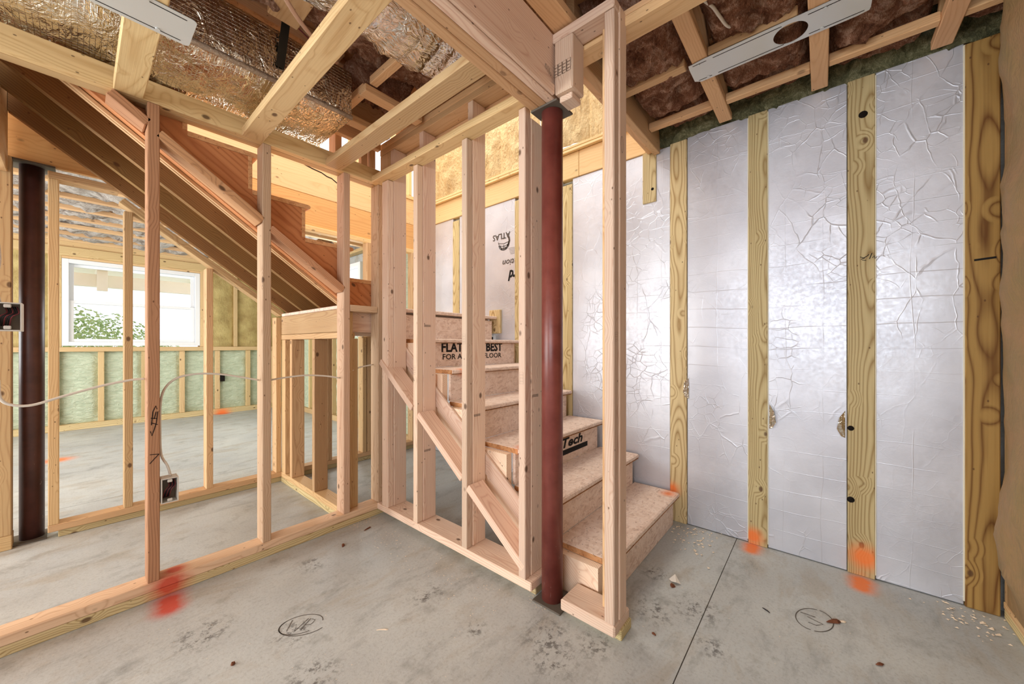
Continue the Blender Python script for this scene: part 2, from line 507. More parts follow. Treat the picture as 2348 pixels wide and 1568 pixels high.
def glass():
    m, nt, b = newmat('window_glass', 0.02)
    b.inputs['Transmission Weight'].default_value = 1.0
    b.inputs['IOR'].default_value = 1.02
    b.inputs['Base Color'].default_value = (1, 1, 1, 1)
    return m


M['glass'] = glass()

# ------------------------------------------------------------------ mesh helpers
_cache = {}


def link(name, me, mat, parent, mw):
    o = bpy.data.objects.new(name, me)
    C.objects.link(o)
    if not me.materials: me.materials.append(mat)
    elif me.materials[0] != mat:
        o.material_slots[0].link = 'OBJECT'
        o.material_slots[0].material = mat
    if parent is not None:
        o.parent = parent
        o.matrix_parent_inverse = Matrix.Identity(4)
        o.matrix_basis = wm(parent).inverted() @ mw
    else:
        o.matrix_basis = mw
    return o


def wm(o):
    return wm(o.parent) @ o.matrix_basis if o.parent else o.matrix_basis.copy()


def empty(name, loc, **props):
    o = bpy.data.objects.new(name, None)
    C.objects.link(o)
    o.location = loc
    o.matrix_basis = Matrix.Translation(loc)
    o.empty_display_size = 0.05
    for k, v in props.items(): o[k] = v
    return o


def boxmesh(L, W, T, bev):
    key = (round(L, 4), round(W, 4), round(T, 4), bev)
    if key in _cache: return _cache[key]
    bm = bmesh.new()
    bmesh.ops.create_cube(bm, size=1)
    bmesh.ops.scale(bm, vec=(L, W, T), verts=bm.verts)
    bv = min(bev, 0.3 * min(L, W, T))
    if bv > 0:
        bmesh.ops.bevel(bm, geom=bm.edges[:], offset=bv, segments=1, affect='EDGES')
    me = bpy.data.meshes.new('board')
    bm.to_mesh(me)
    bm.free()
    _cache[key] = me
    return me


def box(name, mat, parent, x0, x1, y0, y1, z0, z1, bev=0.003):
    c = Vector(((x0 + x1) / 2, (y0 + y1) / 2, (z0 + z1) / 2))
    d = [abs(x1 - x0), abs(y1 - y0), abs(z1 - z0)]
    order = sorted(range(3), key=lambda i: -d[i])
    a, b, _ = order
    ea, eb = Vector((0, 0, 0)), Vector((0, 0, 0))
    ea[a] = 1
    eb[b] = 1
    ec = ea.cross(eb)
    R = Matrix((ea, eb, ec)).transposed().to_4x4()
    me = boxmesh(d[a], d[b], d[order[2]], bev)
    return link(name, me, M[mat] if isinstance(mat, str) else mat, parent, Matrix.Translation(c) @ R)


def slab(name, mat, parent, p0, p1, wdir, W, T, bev=0.003):
    """board whose centre line runs p0-p1; W measured along wdir, T across both"""
    p0, p1, wdir = Vector(p0), Vector(p1), Vector(wdir).normalized()
    d = (p1 - p0).normalized()
    n = d.cross(wdir).normalized()
    wdir = n.cross(d)
    R = Matrix((d, wdir, n)).transposed().to_4x4()
    return link(name, boxmesh((p1 - p0).length, W, T, bev), M[mat], parent, Matrix.Translation((p0 + p1) / 2) @ R)


def mesh_obj(name, verts, faces, mat, parent=None, smooth=False, origin=None, frame=None):
    verts = [Vector(v) for v in verts]
    if origin is None:
        origin = sum(verts, Vector()) / len(verts)
    mw = Matrix.Translation(origin)
    if frame is not None: mw = mw @ frame
    inv = mw.inverted()
    me = bpy.data.meshes.new(name)
    me.from_pydata([inv @ v for v in verts], [], faces)
    if smooth:
        for p in me.polygons: p.use_smooth = True
    me.update()
    return link(name, me, M[mat], parent, mw)


def prism(name, mat, parent, pts, ext, grain):
    """closed polygon pts (3d) pushed along ext; grain = direction of the wood grain"""
    ext = Vector(ext)
    a = [Vector(p) for p in pts]
    n = len(a)
    bm = bmesh.new()
    v0 = [bm.verts.new(p) for p in a]
    v1 = [bm.verts.new(p + ext) for p in a]
    bm.faces.new(v0)
    bm.faces.new(list(reversed(v1)))
    for i in range(n):
        bm.faces.new([v0[i], v1[i], v1[(i + 1) % n], v0[(i + 1) % n]])
    bmesh.ops.recalc_face_normals(bm, faces=bm.faces[:])
    bmesh.ops.triangulate(bm, faces=[f for f in bm.faces if len(f.verts) > 4])
    g = Vector(grain).normalized()
    e = ext.normalized()
    g = g - e * g.dot(e)
    if g.length < 1e-3: g = a[-2] - a[-1]      # grain along the push: lay the local x across it
    g.normalize()
    R = Matrix((g, e, g.cross(e))).transposed().to_4x4()
    org = sum(a, Vector()) / n + ext / 2
    mw = Matrix.Translation(org) @ R
    bmesh.ops.transform(bm, matrix=mw.inverted(), verts=bm.verts)
    me = bpy.data.meshes.new(name)
    bm.to_mesh(me)
    bm.free()
    return link(name, me, M[mat], parent, mw)


def tube(name, mat, parent, pts, r, seg=8, sub=6, flat=None):
    """smooth tube through the points (Catmull-Rom); flat=(a,b) squashes the section"""
    P = [Vector(p) for p in pts]
    if len(P) > 2 and sub > 1:
        Q = [P[0] * 2 - P[1]] + P + [P[-1] * 2 - P[-2]]
        out = []
        for i in range(1, len(Q) - 2):
            for k in range(sub):
                t = k / sub
                a, b, c, d = Q[i - 1], Q[i], Q[i + 1], Q[i + 2]
                out.append(0.5 * ((2 * b) + (c - a) * t + (2 * a - 5 * b + 4 * c - d) * t * t + (3 * b - a - 3 * c + d) * t ** 3))
        out.append(P[-1])
        P = out
    rr = r if callable(r) else (lambda i, n: r)
    vs, fs = [], []
    up = Vector((0.13, 0.21, 1)).normalized()
    N = len(P)
    for i, p in enumerate(P):
        t = (P[min(i + 1, N - 1)] - P[max(i - 1, 0)]).normalized()
        s = t.cross(up).normalized()
        u = s.cross(t).normalized()
        R_ = rr(i, N)
        for k in range(seg):
            a = 2 * math.pi * k / seg
            fa, fb = flat if flat else (1, 1)
            vs.append(p + s * (math.cos(a) * R_ * fa) + u * (math.sin(a) * R_ * fb))
    for i in range(N - 1):
        for k in range(seg):
            a, b = i * seg + k, i * seg + (k + 1) % seg
            fs.append((a, b, b + seg, a + seg))
    fs.append(tuple(reversed(range(seg))))
    fs.append(tuple((N - 1) * seg + k for k in range(seg)))
    return mesh_obj(name, vs, fs, mat, parent, smooth=True)


def cyl(name, mat, parent, c0, c1, r, seg=32, smooth=True):
    c0, c1 = Vector(c0), Vector(c1)
    d = (c1 - c0).normalized()
    s = d.orthogonal().normalized()
    u = d.cross(s)
    vs = []
    for c in (c0, c1):
        for k in range(seg):
            a = 2 * math.pi * k / seg
            vs.append(c + (s * math.cos(a) + u * math.sin(a)) * r)
    fs = [(k, (k + 1) % seg, seg + (k + 1) % seg, seg + k) for k in range(seg)]
    fs += [tuple(reversed(range(seg))), tuple(range(seg, 2 * seg))]
    o = mesh_obj(name, vs, fs, mat, parent)
    for p in o.data.polygons:
        p.use_smooth = len(p.vertices) == 4
    return o


def grid(name, mat, parent, org, u, v, nu, nv, disp, smooth=True):
    """displaced sheet; disp(s, t, p) -> vector offset"""
    org, u, v = Vector(org), Vector(u), Vector(v)
    vs = []
    for j in range(nv + 1):
        for i in range(nu + 1):
            s, t = i / nu, j / nv
            p = org + u * s + v * t
            vs.append(p + disp(s, t, p))
    fs = [(j * (nu + 1) + i, j * (nu + 1) + i + 1, (j + 1) * (nu + 1) + i + 1, (j + 1) * (nu + 1) + i) for j in range(nv) for i in range(nu)]
    return mesh_obj(name, vs, fs, mat, parent, smooth=smooth, origin=org + (u + v) / 2)


def strokes(name, mat, parent, lines, normal, w=0.003, lift=0.0012):
    """hand-drawn marks: flat ribbons on a surface"""
    n = Vector(normal)
    vs, fs = [], []
    for ln in lines:
        P = [Vector(p) + n * lift for p in ln]
        k0 = len(vs)
        for i, p in enumerate(P):
            t = (P[min(i + 1, len(P) - 1)] - P[max(i - 1, 0)]).normalized()
            s = t.cross(n).normalized() * w / 2
            vs += [p + s, p - s]
        for i in range(len(P) - 1):
            a = k0 + 2 * i
            fs.append((a, a + 1, a + 3, a + 2))
    return mesh_obj(name, vs, fs, mat, parent)


def text(name, body, mat, parent, org, right, up, size, bold=0.0, shear=0.0, lift=0.0015):
    cu = bpy.data.curves.new(name, 'FONT')
    cu.body = body
    cu.size = 1.0
    cu.offset = bold
    cu.shear = shear
    cu.align_x = 'CENTER'
    cu.align_y = 'CENTER'
    cu.resolution_u = 2
    tmp = bpy.data.objects.new(name, cu)
    C.objects.link(tmp)
    dg = bpy.context.evaluated_depsgraph_get()
    me = bpy.data.meshes.new_from_object(tmp.evaluated_get(dg))
    bpy.data.objects.remove(tmp)
    r, u = Vector(right).normalized(), Vector(up).normalized()
    n = r.cross(u)
    w = max(v.co.x for v in me.vertices) - min(v.co.x for v in me.vertices)
    sx = size[0] / w
    sy = size[1] / 0.7
    S = Matrix.Diagonal((sx, sy, 1, 1))
    me.transform(S)
    me.materials.clear()
    R = Matrix((r, u, n)).transposed().to_4x4()
    return link(name, me, M[mat], parent, Matrix.Translation(Vector(org) + n * lift) @ R)


def fbm(p, sc, oct_=4):
    return noise.fractal(Vector(p) * sc, 0.8, 2.1, oct_)


def stamp(parent, c, right, up, w, h, cells=4):
    """grade stamp: a small inked frame with rows of tick-like bars"""
    c, r, u = Vector(c), Vector(right), Vector(up)
    n = r.cross(u)
    L = []
    for a in range(cells):
        x0 = (a / cells - 0.5) * w
        x1 = x0 + w / cells * 0.86
        L.append([c + r * x0 + u * (-h / 2), c + r * x1 + u * (-h / 2), c + r * x1 + u * (h / 2), c + r * x0 + u * (h / 2), c + r * x0 - u * (h / 2)])
        for k in range(3):
            yy = (-0.28 + 0.27 * k) * h
            L.append([c + r * (x0 + w * 0.02) + u * yy, c + r * (x1 - w * (0.03 + 0.03 * (k % 2))) + u * yy])
    return strokes('grade_stamp', 'ink', parent, L, n, w * 0.022, 0.0015)


# ================================================================== STRUCTURE
# ---- slab, with its control joint along y = 0.36
fl = empty('floor', (0, 0, 0), kind='structure')
box('concrete_slab', 'concrete', fl, -3.0, 2.6, -3.4, 0.358, -0.10, 0, 0.0)
box('concrete_slab', 'concrete', fl, -3.0, 2.6, 0.3615, 3.80, -0.10, 0, 0.0)
box('concrete_slab', 'concrete', fl, -3.0, 2.6, 3.806, 7.5, -0.10, 0, 0.0)
box('joint_bed', 'dust', fl, -3.0, 2.6, 0.3582, 0.3613, -0.09, -0.004, 0.0)
box('joint_bed', 'dust', fl, -3.0, 2.6, 3.8002, 3.8058, -0.09, -0.004, 0.0)
box('slab_bed', 'void', fl, -3.0, 2.6, -3.4, 7.5, -0.14, -0.101, 0.0)

# ---- near left stud wall
YL = 2.14
wl = empty('wall_left', (0.5, YL, 0), kind='structure')
box('sole_plate', 'treated', wl, -3.0, 1.31, YL + 0.002, YL + 0.09, 0.0, 0.0365)
box('sole_plate', 'plate', wl, -3.0, 1.262, YL, YL + 0.089, 0.038, 0.076)
ST = [(-0.6, 0), (0.187, 1), (0.598, 1), (1.006, 1)]
for x, k in ST:
    box('stud', 'redwood' if k and x < 0.3 else 'plate', wl, x, x + 0.038, YL, YL + 0.089, 0.0765, 2.084)
box('stud', 'pine', wl, 1.012 + 0.034, 1.050 + 0.034, YL + 0.045, YL + 0.089, 0.0765, 1.27)
box('stud', 'plate', wl, 1.224, 1.262, YL, YL + 0.089, 0.0765, 2.084)
box('top_plate', 'joist', wl, -3.0, 1.262, YL, YL + 0.038, 2.085, 2.174)
box('top_plate', 'joist', wl, -3.0, 1.262, YL + 0.039, YL + 0.089, 2.085, 2.16)


def zs(x):   # underside of the upper flight
    return 1.742 - 0.735 * (x - 0.5)


sl = math.sqrt(1 + 0.735 ** 2)
for x0, x1 in ((0.085, 0.187), (0.226, 0.597), (0.637, 1.005)):
    a = Vector((x0 - 0.004, YL + 0.0445, zs(x0) + 0.019 * sl))
    b = Vector((x1 + 0.004, YL + 0.0445, zs(x1) + 0.019 * sl))
    slab('sloped_plate', 'redwood', wl, a, b, (0, 1, 0), 0.089, 0.038)
box('blocking', 'plate', wl, 1.046, 1.222, YL, YL + 0.089, 1.272, 1.310)

# hash mark and arrow in marker on the wide near stud
strokes('marker_scribble', 'black', wl, [
    [(0.199, YL, .735), (0.203, YL, .79), (0.212, YL, .815), (0.216, YL, .80)],
    [(0.207, YL, .76), (0.213, YL, .79)],
    [(0.196, YL, .71), (0.2, YL, .69), (0.207, YL, .715), (0.214, YL, .745), (0.218, YL, .79)],
    [(0.198, YL, .745), (0.218, YL, .735)], [(0.197, YL, .765), (0.217, YL, .76)],
    [(0.194, YL, .613), (0.222, YL, .61)], [(0.194, YL, .575), (0.207, YL, .592), (0.222, YL, .61)]], (0, -1, 0), 0.0028)

# ---- stair-side stud wall (plane x = 1.26, runs in y)
XM = 1.26
wmid = empty('wall_middle', (XM, 1.3, 0), kind='structure')
box('sole_plate', 'treated', wmid, XM + 0.004, XM + 0.089, 0.935, YL, 0, 0.037)
box('sole_plate', 'pink', wmid, XM - 0.041, XM + 0.100, 0.926, YL + 0.03, 0.038, 0.076, 0.004)
box('sole_plate', 'treated', wmid, XM + 0.004, XM + 0.095, 0.552, 0.78, 0, 0.037)
box('sole_plate', 'pink', wmid, XM - 0.036, XM + 0.098, 0.560, 0.787, 0.028, 0.072, 0.006)
for y0 in (2.020, 1.722, 1.318, 0.957):
    top = 2.284 if y0 > 1.0 else 2.05
    ye = 0.030 if y0 == 2.02 else 0
    box('stud', 'pink', wmid, XM + 0.0005, XM + 0.09, y0, y0 + 0.038, 0.0765, top)
    box('furring_strip', 'pink', wmid, XM - 0.040, XM - 0.0005, y0 + 0.001, y0 + 0.038 + ye, 0.0765, 2.079)
# king pair at the column end
box('stud', 'pink', wmid, XM - 0.036, XM + 0.0025, 0.562, 0.600, 0.073, 2.268, 0.004)
box('stud', 'pink', wmid, XM + 0.003, XM + 0.064, 0.558, 0.600, 0.073, 2.30, 0.004)
box('stud', 'pine', wmid, XM + 0.030, XM + 0.068, 0.601, 0.640, 0.073, 2.30)
box('top_plate', 'truss', wmid, XM, XM + 0.089, 0.942, 2.18, 2.285, 2.322)
box('top_plate', 'truss', wmid, XM, XM + 0.089, 0.942, 2.18, 2.323, 2.36)
box('header_board', 'truss', wmid, XM + 0.09, XM + 0.128, 0.942, 2.20, 2.25, 2.36)
box('header_board', 'osb_tan', wmid, XM + 0.129, XM + 0.145, 0.86, 2.20, 2.30, 2.62, 0)
# plate that ties the king pair to the beam, and the cripple hanging from it
box('top_plate', 'pink', wmid, XM - 0.040, XM + 0.049, 0.56, 0.822, 2.270, 2.308, 0.005)
box('cripple_stud', 'pink', wmid, XM - 0.040, XM + 0.049, 0.728, 0.811, 2.06, 2.269, 0.005)
box('packing_block', 'pink', wmid, XM - 0.02, XM + 0.049, 0.742, 0.80, 2.035, 2.059)
stamp(wmid, (XM - 0.0405, 0.772, 2.150), (0, -1, 0), (0, 0, 1), 0.078, 0.046, 4)
box('top_plate', 'truss', wmid, XM + 0.052, XM + 0.14, -0.7, 0.83, 2.255, 2.292)
box('top_plate', 'truss', wmid, XM + 0.052, XM + 0.14, -0.7, 0.83, 2.293, 2.315)
for y0, z0 in ((1.722, 0.47), (1.318, 0.72), (0.957, 0.85), (1.722, 1.18)):
    stamp(wmid, (XM + 0.03, y0, z0), (1, 0, 0), (0, 0, 1), 0.045, 0.010, 3)
for y0, z0 in ((1.742, 0.93), (1.335, 1.10), (0.975, 0.93)):
    stamp(wmid, (XM - 0.0405, y0, z0), (0, -1, 0), (0, 0, 1), 0.022, 0.05, 1)
strokes('pencil_note', 'pencil', wmid, [[(XM + 0.020 + 0.010 * math.cos(math.radians(a)), 0.5575, 1.800 + 0.030 * math.sin(math.radians(a))) for a in range(0, 361, 24)]], (0, -1, 0), 0.0016)
stamp(wmid, (XM - 0.018, 0.562, 1.10), (1, 0, 0), (0, 0, 1), 0.022, 0.032, 1)
# sloped pieces let in between the studs under the lower flight
K = 0.755


def zl(y): return 0.370 + K * (y - 1.274)


sk = math.sqrt(1 + K * K)
for ya, yb in ((0.970, 1.3165), (1.358, 1.7205), (1.762, 2.098)):
    xc = XM + (0.010 if yb < 2 else 0.004)
    a = Vector((xc, ya, zl(ya) - 0.019 * sk))
    b = Vector((xc, yb, zl(yb) - 0.019 * sk))
    slab('sloped_plate', 'pink_clear', wmid, a, b, (1, 0, 0), 0.100 if yb < 2 else 0.108, 0.038)

# ---- second stud wall, under the outside of the upper flight
Y2 = 3.24
wi = empty('wall_inner', (0.5, Y2, 0), kind='structure')
box('sole_plate', 'treated', wi, -0.07, 2.33, Y2 + 0.01, Y2 + 0.089, 0, 0.037)
box('sole_plate', 'pine', wi, -0.106, 2.33, Y2, Y2 + 0.089, 0.038, 0.076)
box('sole_plate', 'pine', wi, -1.2, -0.222, Y2, Y2 + 0.089, 0.0, 0.076)
for x0, z1 in ((-0.300, 2.06), (-0.262, 2.06), (-0.105, 1.99), (0.182, 1.886), (0.572, 1.600), (0.995, 1.285), (1.385, 1.15), (1.70, 1.15), (1.745, 2.03), (2.29, 2.03), (2.24, 2.03), (-0.8, 2.06)):
    box('stud', 'pine', wi, x0, x0 + 0.038, Y2, Y2 + 0.089, 0.0765, z1)
box('top_plate', 'pine', wi, -0.106, 0.16, Y2, Y2 + 0.089, 1.99, 2.028)
for x0, x1 in ((0.172, 1.04),):
    a = Vector((x0, Y2 + 0.0445, zs(x0) - 0.035))
    b = Vector((x1, Y2 + 0.0445, zs(x1) - 0.035))
    slab('sloped_plate', 'pine', wi, a, b, (0, 1, 0), 0.089, 0.038)
strokes('split', 'void', wi, [[(1.218, Y2 + .05, 2.573), (1.282, Y2 + .05, 2.560), (1.355, Y2 + .05, 2.552), (1.40, Y2 + .05, 2.535), (1.44, Y2 + .05, 2.532), (1.50, Y2 + .05, 2.50)]], (0, -1, 0), 0.009)
# beam and rim over it
box('beam_board', 'lvl', wi, -1.6, 2.345, Y2 + 0.052, Y2 + 0.09, 2.068, 2.333)
box('top_plate', 'rim', wi, 1.2, 2.345, Y2 + 0.02, Y2 + 0.09, 2.028, 2.067)
box('rim_board', 'rim', wi, -1.6, 2.345, Y2 + 0.05, Y2 + 0.09, 2.334, 2.59)
box('sole_plate', 'rim', wi, -1.6, 2.345, Y2 + 0.04, Y2 + 0.13, 2.591, 2.629)

# ---- low wall that carries the landing
wk = empty('wall_landing', (1.03, 2.7, 0), kind='structure')
XK = 1.03
box('sole_plate', 'treated', wk, XK, XK + 0.089, YL + 0.09, Y2, 0, 0.037)
box('sole_plate', 'pine', wk, XK, XK + 0.089, YL + 0.14, Y2, 0.038, 0.076)
for y0 in (3.155, 3.02, 2.615, 2.19):
    box('stud', 'pine', wk, XK, XK + 0.089, y0, y0 + 0.038, 0.0765, 1.11)
box('stud', 'pine', wk, XK + 0.002, XK + 0.089, 3.195, 3.235, 0.0765, 1.11)
box('top_plate', 'pine', wk, XK, XK + 0.089, YL + 0.09, Y2, 1.111, 1.149)

# ---- concrete wall on the right: treated studs and foil-faced boards
XR = 2.346
wr = empty('wall_right', (XR, 0.5, 0), kind='structure')
box('concrete_backing', 'concrete', wr, XR + 0.06, XR + 0.2, -0.9, 3.3, 0, 2.30, 0)
SR = [(0.616, 0.711, 2.30, 'treated'), (0.219, 0.305, 2.31, 'treated'), (-0.185, -0.092, 2.31, 'treated'), (-0.537, -0.447, 2.30, 'treated_brown'),
      (1.402, 1.487, 2.255, 'treated'), (1.861, 1.950, 2.265, 'treated'), (2.640, 2.730, 2.262, 'treated')]
for a, b, z1, m in SR:
    o = box('stud', m, wr, XR - 0.004, XR + 0.034, a, b, 0.0, z1)
box('stud', 'treated', wr, XR - 0.004, XR + 0.034, 0.795, 0.881, 1.973, 2.30)
box('blocking', 'treated', wr, XR - 0.02, XR + 0.034, 2.10, 2.228, 1.17, 1.373)
box('rim_board', 'truss', wr, XR + 0.055, XR + 0.093, -0.9, 0.86, 2.301, 2.62)
edges = [-0.447, -0.185, -0.092, 0.219, 0.305, 0.616, 0.711, 1.402, 1.487, 1.861, 1.95, 2.64, 2.73, 3.24]
for i in range(0, len(edges), 2):
    box('foil_board', 'foil', wr, XR + 0.003, XR + 0.05, edges[i] + 0.002, edges[i + 1] - 0.002, 0.004, 2.312 if i < 6 else 2.292, 0.002)
for a in (0.219, 0.305, -0.185, -0.447):   # raw pale foam edge showing beside a stud
    box('board_edge', 'whitefoam', wr, XR - 0.001, XR + 0.02, a - 0.004, a + 0.004, 0.02, 2.30, 0.001)
box('sill_board', 'rim', wr, XR - 0.006, XR + 0.05, 1.345, 3.24, 2.294, 2.478)
box('sill_board', 'rim', wr, XR - 0.006, XR + 0.05, 0.86, 1.343, 2.294, 2.478)
box('sill_plate', 'rim', wr, XR - 0.03, XR + 0.06, 0.86, 3.24, 2.480, 2.500)
box('sill_plate', 'rim', wr, XR - 0.03, XR + 0.06, 0.86, 3.24, 2.502, 2.522)
strokes('marker_scribble', 'black', wr, [
    [(XR - .004, -.135, 1.478), (XR - .004, -.150, 1.470), (XR - .004, -.142, 1.462), (XR - .004, -.155, 1.460)],
    [(XR - .004, -.138, 1.466), (XR - .004, -.160, 1.480), (XR - .004, -.164, 1.486)],
    [(XR - .004, -.166, 1.464), (XR - .004, -.174, 1.490)],
    [(XR - .004, -.176, 1.468), (XR - .004, -.182, 1.478), (XR - .004, -.184, 1.464), (XR - .004, -.19, 1.470)]], (-1, 0, 0), 0.003)
strokes('marker_line', 'black', wr, [[(XR - .004, -.470, 1.413), (XR - .004, -.526, 1.417)]], (-1, 0, 0), 0.008)
# loose flaps of foil and the dark bolt pocket beside the studs
tube('knot_hole', 'void', wr, [(XR - 0.0052, -0.145, 2.135), (XR - 0.0042, -0.145, 2.135)], 0.016, 12, 1)
tube('knot_hole', 'void', wr, [(XR - 0.0052, -0.103, 0.68), (XR - 0.0042, -0.103, 0.68)], 0.012, 10, 1)
tube('knot_hole', 'void', wr, [(XR - 0.0052, -0.103, 0.345), (XR - 0.0042, -0.103, 0.345)], 0.014, 10, 1)
tube('knot_hole', 'void', wr, [(XR - 0.0052, 0.818, 2.055), (XR - 0.0042, 0.818, 2.055)], 0.009, 10, 1)
for (y0, z0, s) in ((0.212, 0.70, 1), (-0.084, 0.70, -1), (0.605, 0.82, -1)):
    mesh_obj('foil_flap', [(XR - .001, y0, z0 - .07), (XR - .001, y0, z0 + .06), (XR - .022, y0 - s * .022, z0 + .025), (XR - .012, y0 - s * .03, z0 - .03), (XR - .018, y0 - s * .015, z0 - .06)],
             [(0, 1, 2), (0, 2, 3), (0, 3, 4)], 'ductfoil', wr)

# board print (upside down on the sheet behind the stairs)
RT, UPV = (0, 1, 0), (0, 0, -1)
XT = XR + 0.002
text('lettering', 'ATLAS', 'ink', wr, (XT, 2.105, 2.005), (0, 1, -0.02), UPV, (0.20, 0.050), 0.012)
gl = []
for k in range(5):
    ph = math.radians(180 * k / 4)
    gl.append([(XT, 2.075 + 0.060 * math.cos(a) * math.cos(ph), 1.935 + 0.055 * math.sin(a) * (-1 if 0 else 1)) for a in [math.radians(v) for v in range(-170, -9, 20)]])
gl.append([(XT, 2.075 + 0.062 * math.cos(math.radians(v)), 1.965 + 0.075 * math.sin(math.radians(v))) for v in range(-175, -4, 12)])
for zz, ww in ((1.945, .060), (1.922, .050), (1.905, .038)):
    gl.append([(XT, 2.075 - ww, zz), (XT, 2.075, zz - .010), (XT, 2.075 + ww, zz)])
strokes('globe_emblem', 'ink', wr, gl, (-1, 0, 0), 0.0045)
strokes('globe_emblem', 'ink', wr, [[(XT, 2.018, 1.985), (XT, 2.012, 1.95), (XT, 2.03, 1.905)]], (-1, 0, 0), 0.016)
for k in range(5):
    strokes('small_print', 'ink', wr, [[(XT, 2.02 - .005 * k, 1.885 - .012 * k), (XT, 1.952, 1.885 - .012 * k)]], (-1, 0, 0), 0.0022)
text('lettering', 'ation', 'ink', wr, (XT, 2.005, 1.77), (0, 1, 0), UPV, (0.165, 0.052), 0.004, 0.2)
text('lettering', 'rd', 'black', wr, (XT, 1.965, 1.66), (0, 1, 0), UPV, (0.105, 0.085), 0.03, 0.3)

# kraft-faced batts above the sill, beside the upper floor
kb = empty('wall_upper', (XR, 2, 2.5), kind='structure')
for i, ya in enumerate((0.87, 1.27, 1.70, 2.12, 2.54, 2.96)):
    yb = ya + (0.40 if i < 1 else 0.425) if i < 5 else 3.3
    def dk(s, t, p, i=i):
        e = min(s, 1 - s) * 2
        return Vector((-0.012 - 0.045 * math.sqrt(max(e, 0)) * (1 + 0.5 * fbm(p, 6)) - 0.012 * abs(fbm((p.x, p.y * 3, p.z * 0.9), 7)), 0, -0.012 * fbm(p, 5) * (1 - t)))
    grid('kraft_batt', 'kraft', kb, (XR + 0.03, ya, 2.523), (0, yb - ya, 0), (0, 0, 1.4), 16, 50, dk)
    box('stud', 'rim', kb, XR + 0.04, XR + 0.12, yb - 0.019, yb + 0.019, 2.523, 3.95)
for x0 in (1.62, 1.66, 2.06, 2.22, 0.3, 0.7, 1.02, 1.06, 1.30):
    box('stud', 'rim', kb, x0, x0 + 0.038, Y2 + 0.04, Y2 + 0.13, 2.63, 3.7)
box('header_board', 'rim', kb, -1.6, 2.345, Y2 + 0.04, Y2 + 0.13, 3.70, 3.95)
# jack studs and trimmers round the stair opening, over the left wall
for x0 in (1.195, 1.14):
    box('jack_stud', 'truss', kb, x0, x0 + 0.04, YL + 0.05, YL + 0.088, 2.175, 2.62)
box('jack_stud', 'truss', kb, 0.985, 1.023, YL + 0.06, YL + 0.149, 2.175, 2.62)
box('jack_stud', 'truss', kb, 1.262, 1.30, 2.062, 2.18, 2.085, 2.284)
box('header_board', 'truss', kb, 0.905, 1.255, 2.052, 2.090, 2.352, 2.62)
box('header_board', 'truss', kb, 0.905, 1.25, YL + 0.012, YL + 0.049, 2.31, 2.62)

# ---- insulated wall at the right edge
ws = empty('wall_side', (1.6, -0.63, 0), kind='structure')
YS = -0.546
box('sole_plate', 'treated', ws, 0.25, XR, YS - 0.089, YS, 0, 0.038)
box('sole_plate', 'pine', ws, 0.25, XR, YS - 0.089, YS + 0.002, 0.0385, 0.066)
for x0 in (2.306, 1.88, 1.48, 1.08, 0.68, 0.28):
    box('stud', 'pine', ws, x0, x0 + 0.038, YS - 0.089, YS, 0.067, 2.30)
for xa in (1.92, 1.52, 1.12, 0.72, 0.32):
    xb = xa + (0.382 if xa > 1.9 else 0.358)
    def ds(s, t, p):
        e = max(min(s, 1 - s) * 2, 0)
        return Vector((0, 0.008 + 0.042 * math.sqrt(e) * (1 + 0.8 * fbm(p, 3)) * min(1, t * 12), 0))
    grid('kraft_batt', 'kraft_brown', ws, (xa - .004, YS - 0.006, 0.07), (xb - xa + .008, 0, 0), (0, 0, 2.23), 14, 60, ds)
box('top_plate', 'pine', ws, 0.25, XR, YS - 0.089, YS, 2.301, 2.34)
box('backing_board', 'osb_tan', ws, 0.2, XR + .1, YS - 0.12, YS - 0.095, 0, 2.6, 0)

# ---- far room: foam-filled half wall with window and kraft batts above
YF = 7.2
wb = empty('wall_back', (0.5, YF, 0), kind='structure')
box('concrete_backing', 'concrete', wb, -3.0, 2.6, YF + 0.12, YF + 0.3, 0, 1.02, 0)
box('sole_plate', 'treated', wb, -3.0, 2.35, YF - 0.02, YF + 0.07, 0, 0.075)
FS = [-2.2, -1.8, -1.4, -1.0, -0.6, -0.2, 0.172, 0.573, 0.97, 1.385, 1.785, 2.15]
for x0 in FS:
    box('stud', 'joist', wb, x0, x0 + 0.055, YF, YF + 0.07, 0.076, 0.985)
for a, b in zip(FS, FS[1:] + [2.37]):
    def df(s, t, p):
        e = min(min(s, 1 - s) * 5, 1) * min(min(t, 1 - t) * 8, 1)
        rib = -0.02 * math.exp(-((p.z - 0.66 - 0.02 * math.sin(p.x * 5)) / 0.012) ** 2)
        return Vector((0, 0.045 - 0.035 * e * (1 - e * 0.5) + rib + 0.012 * fbm((p.x, 0, p.z * 2.2), 7), 0))
    grid('foam_panel', 'foam', wb, (a + 0.052, YF + 0.02, 0.072), (b - a - 0.05, 0, 0), (0, 0, 0.915), 16, 28, df)
box('ledger_plate', 'joist', wb, -3.0, 2.37, YF - 0.03, YF + 0.16, 0.986, 1.045)
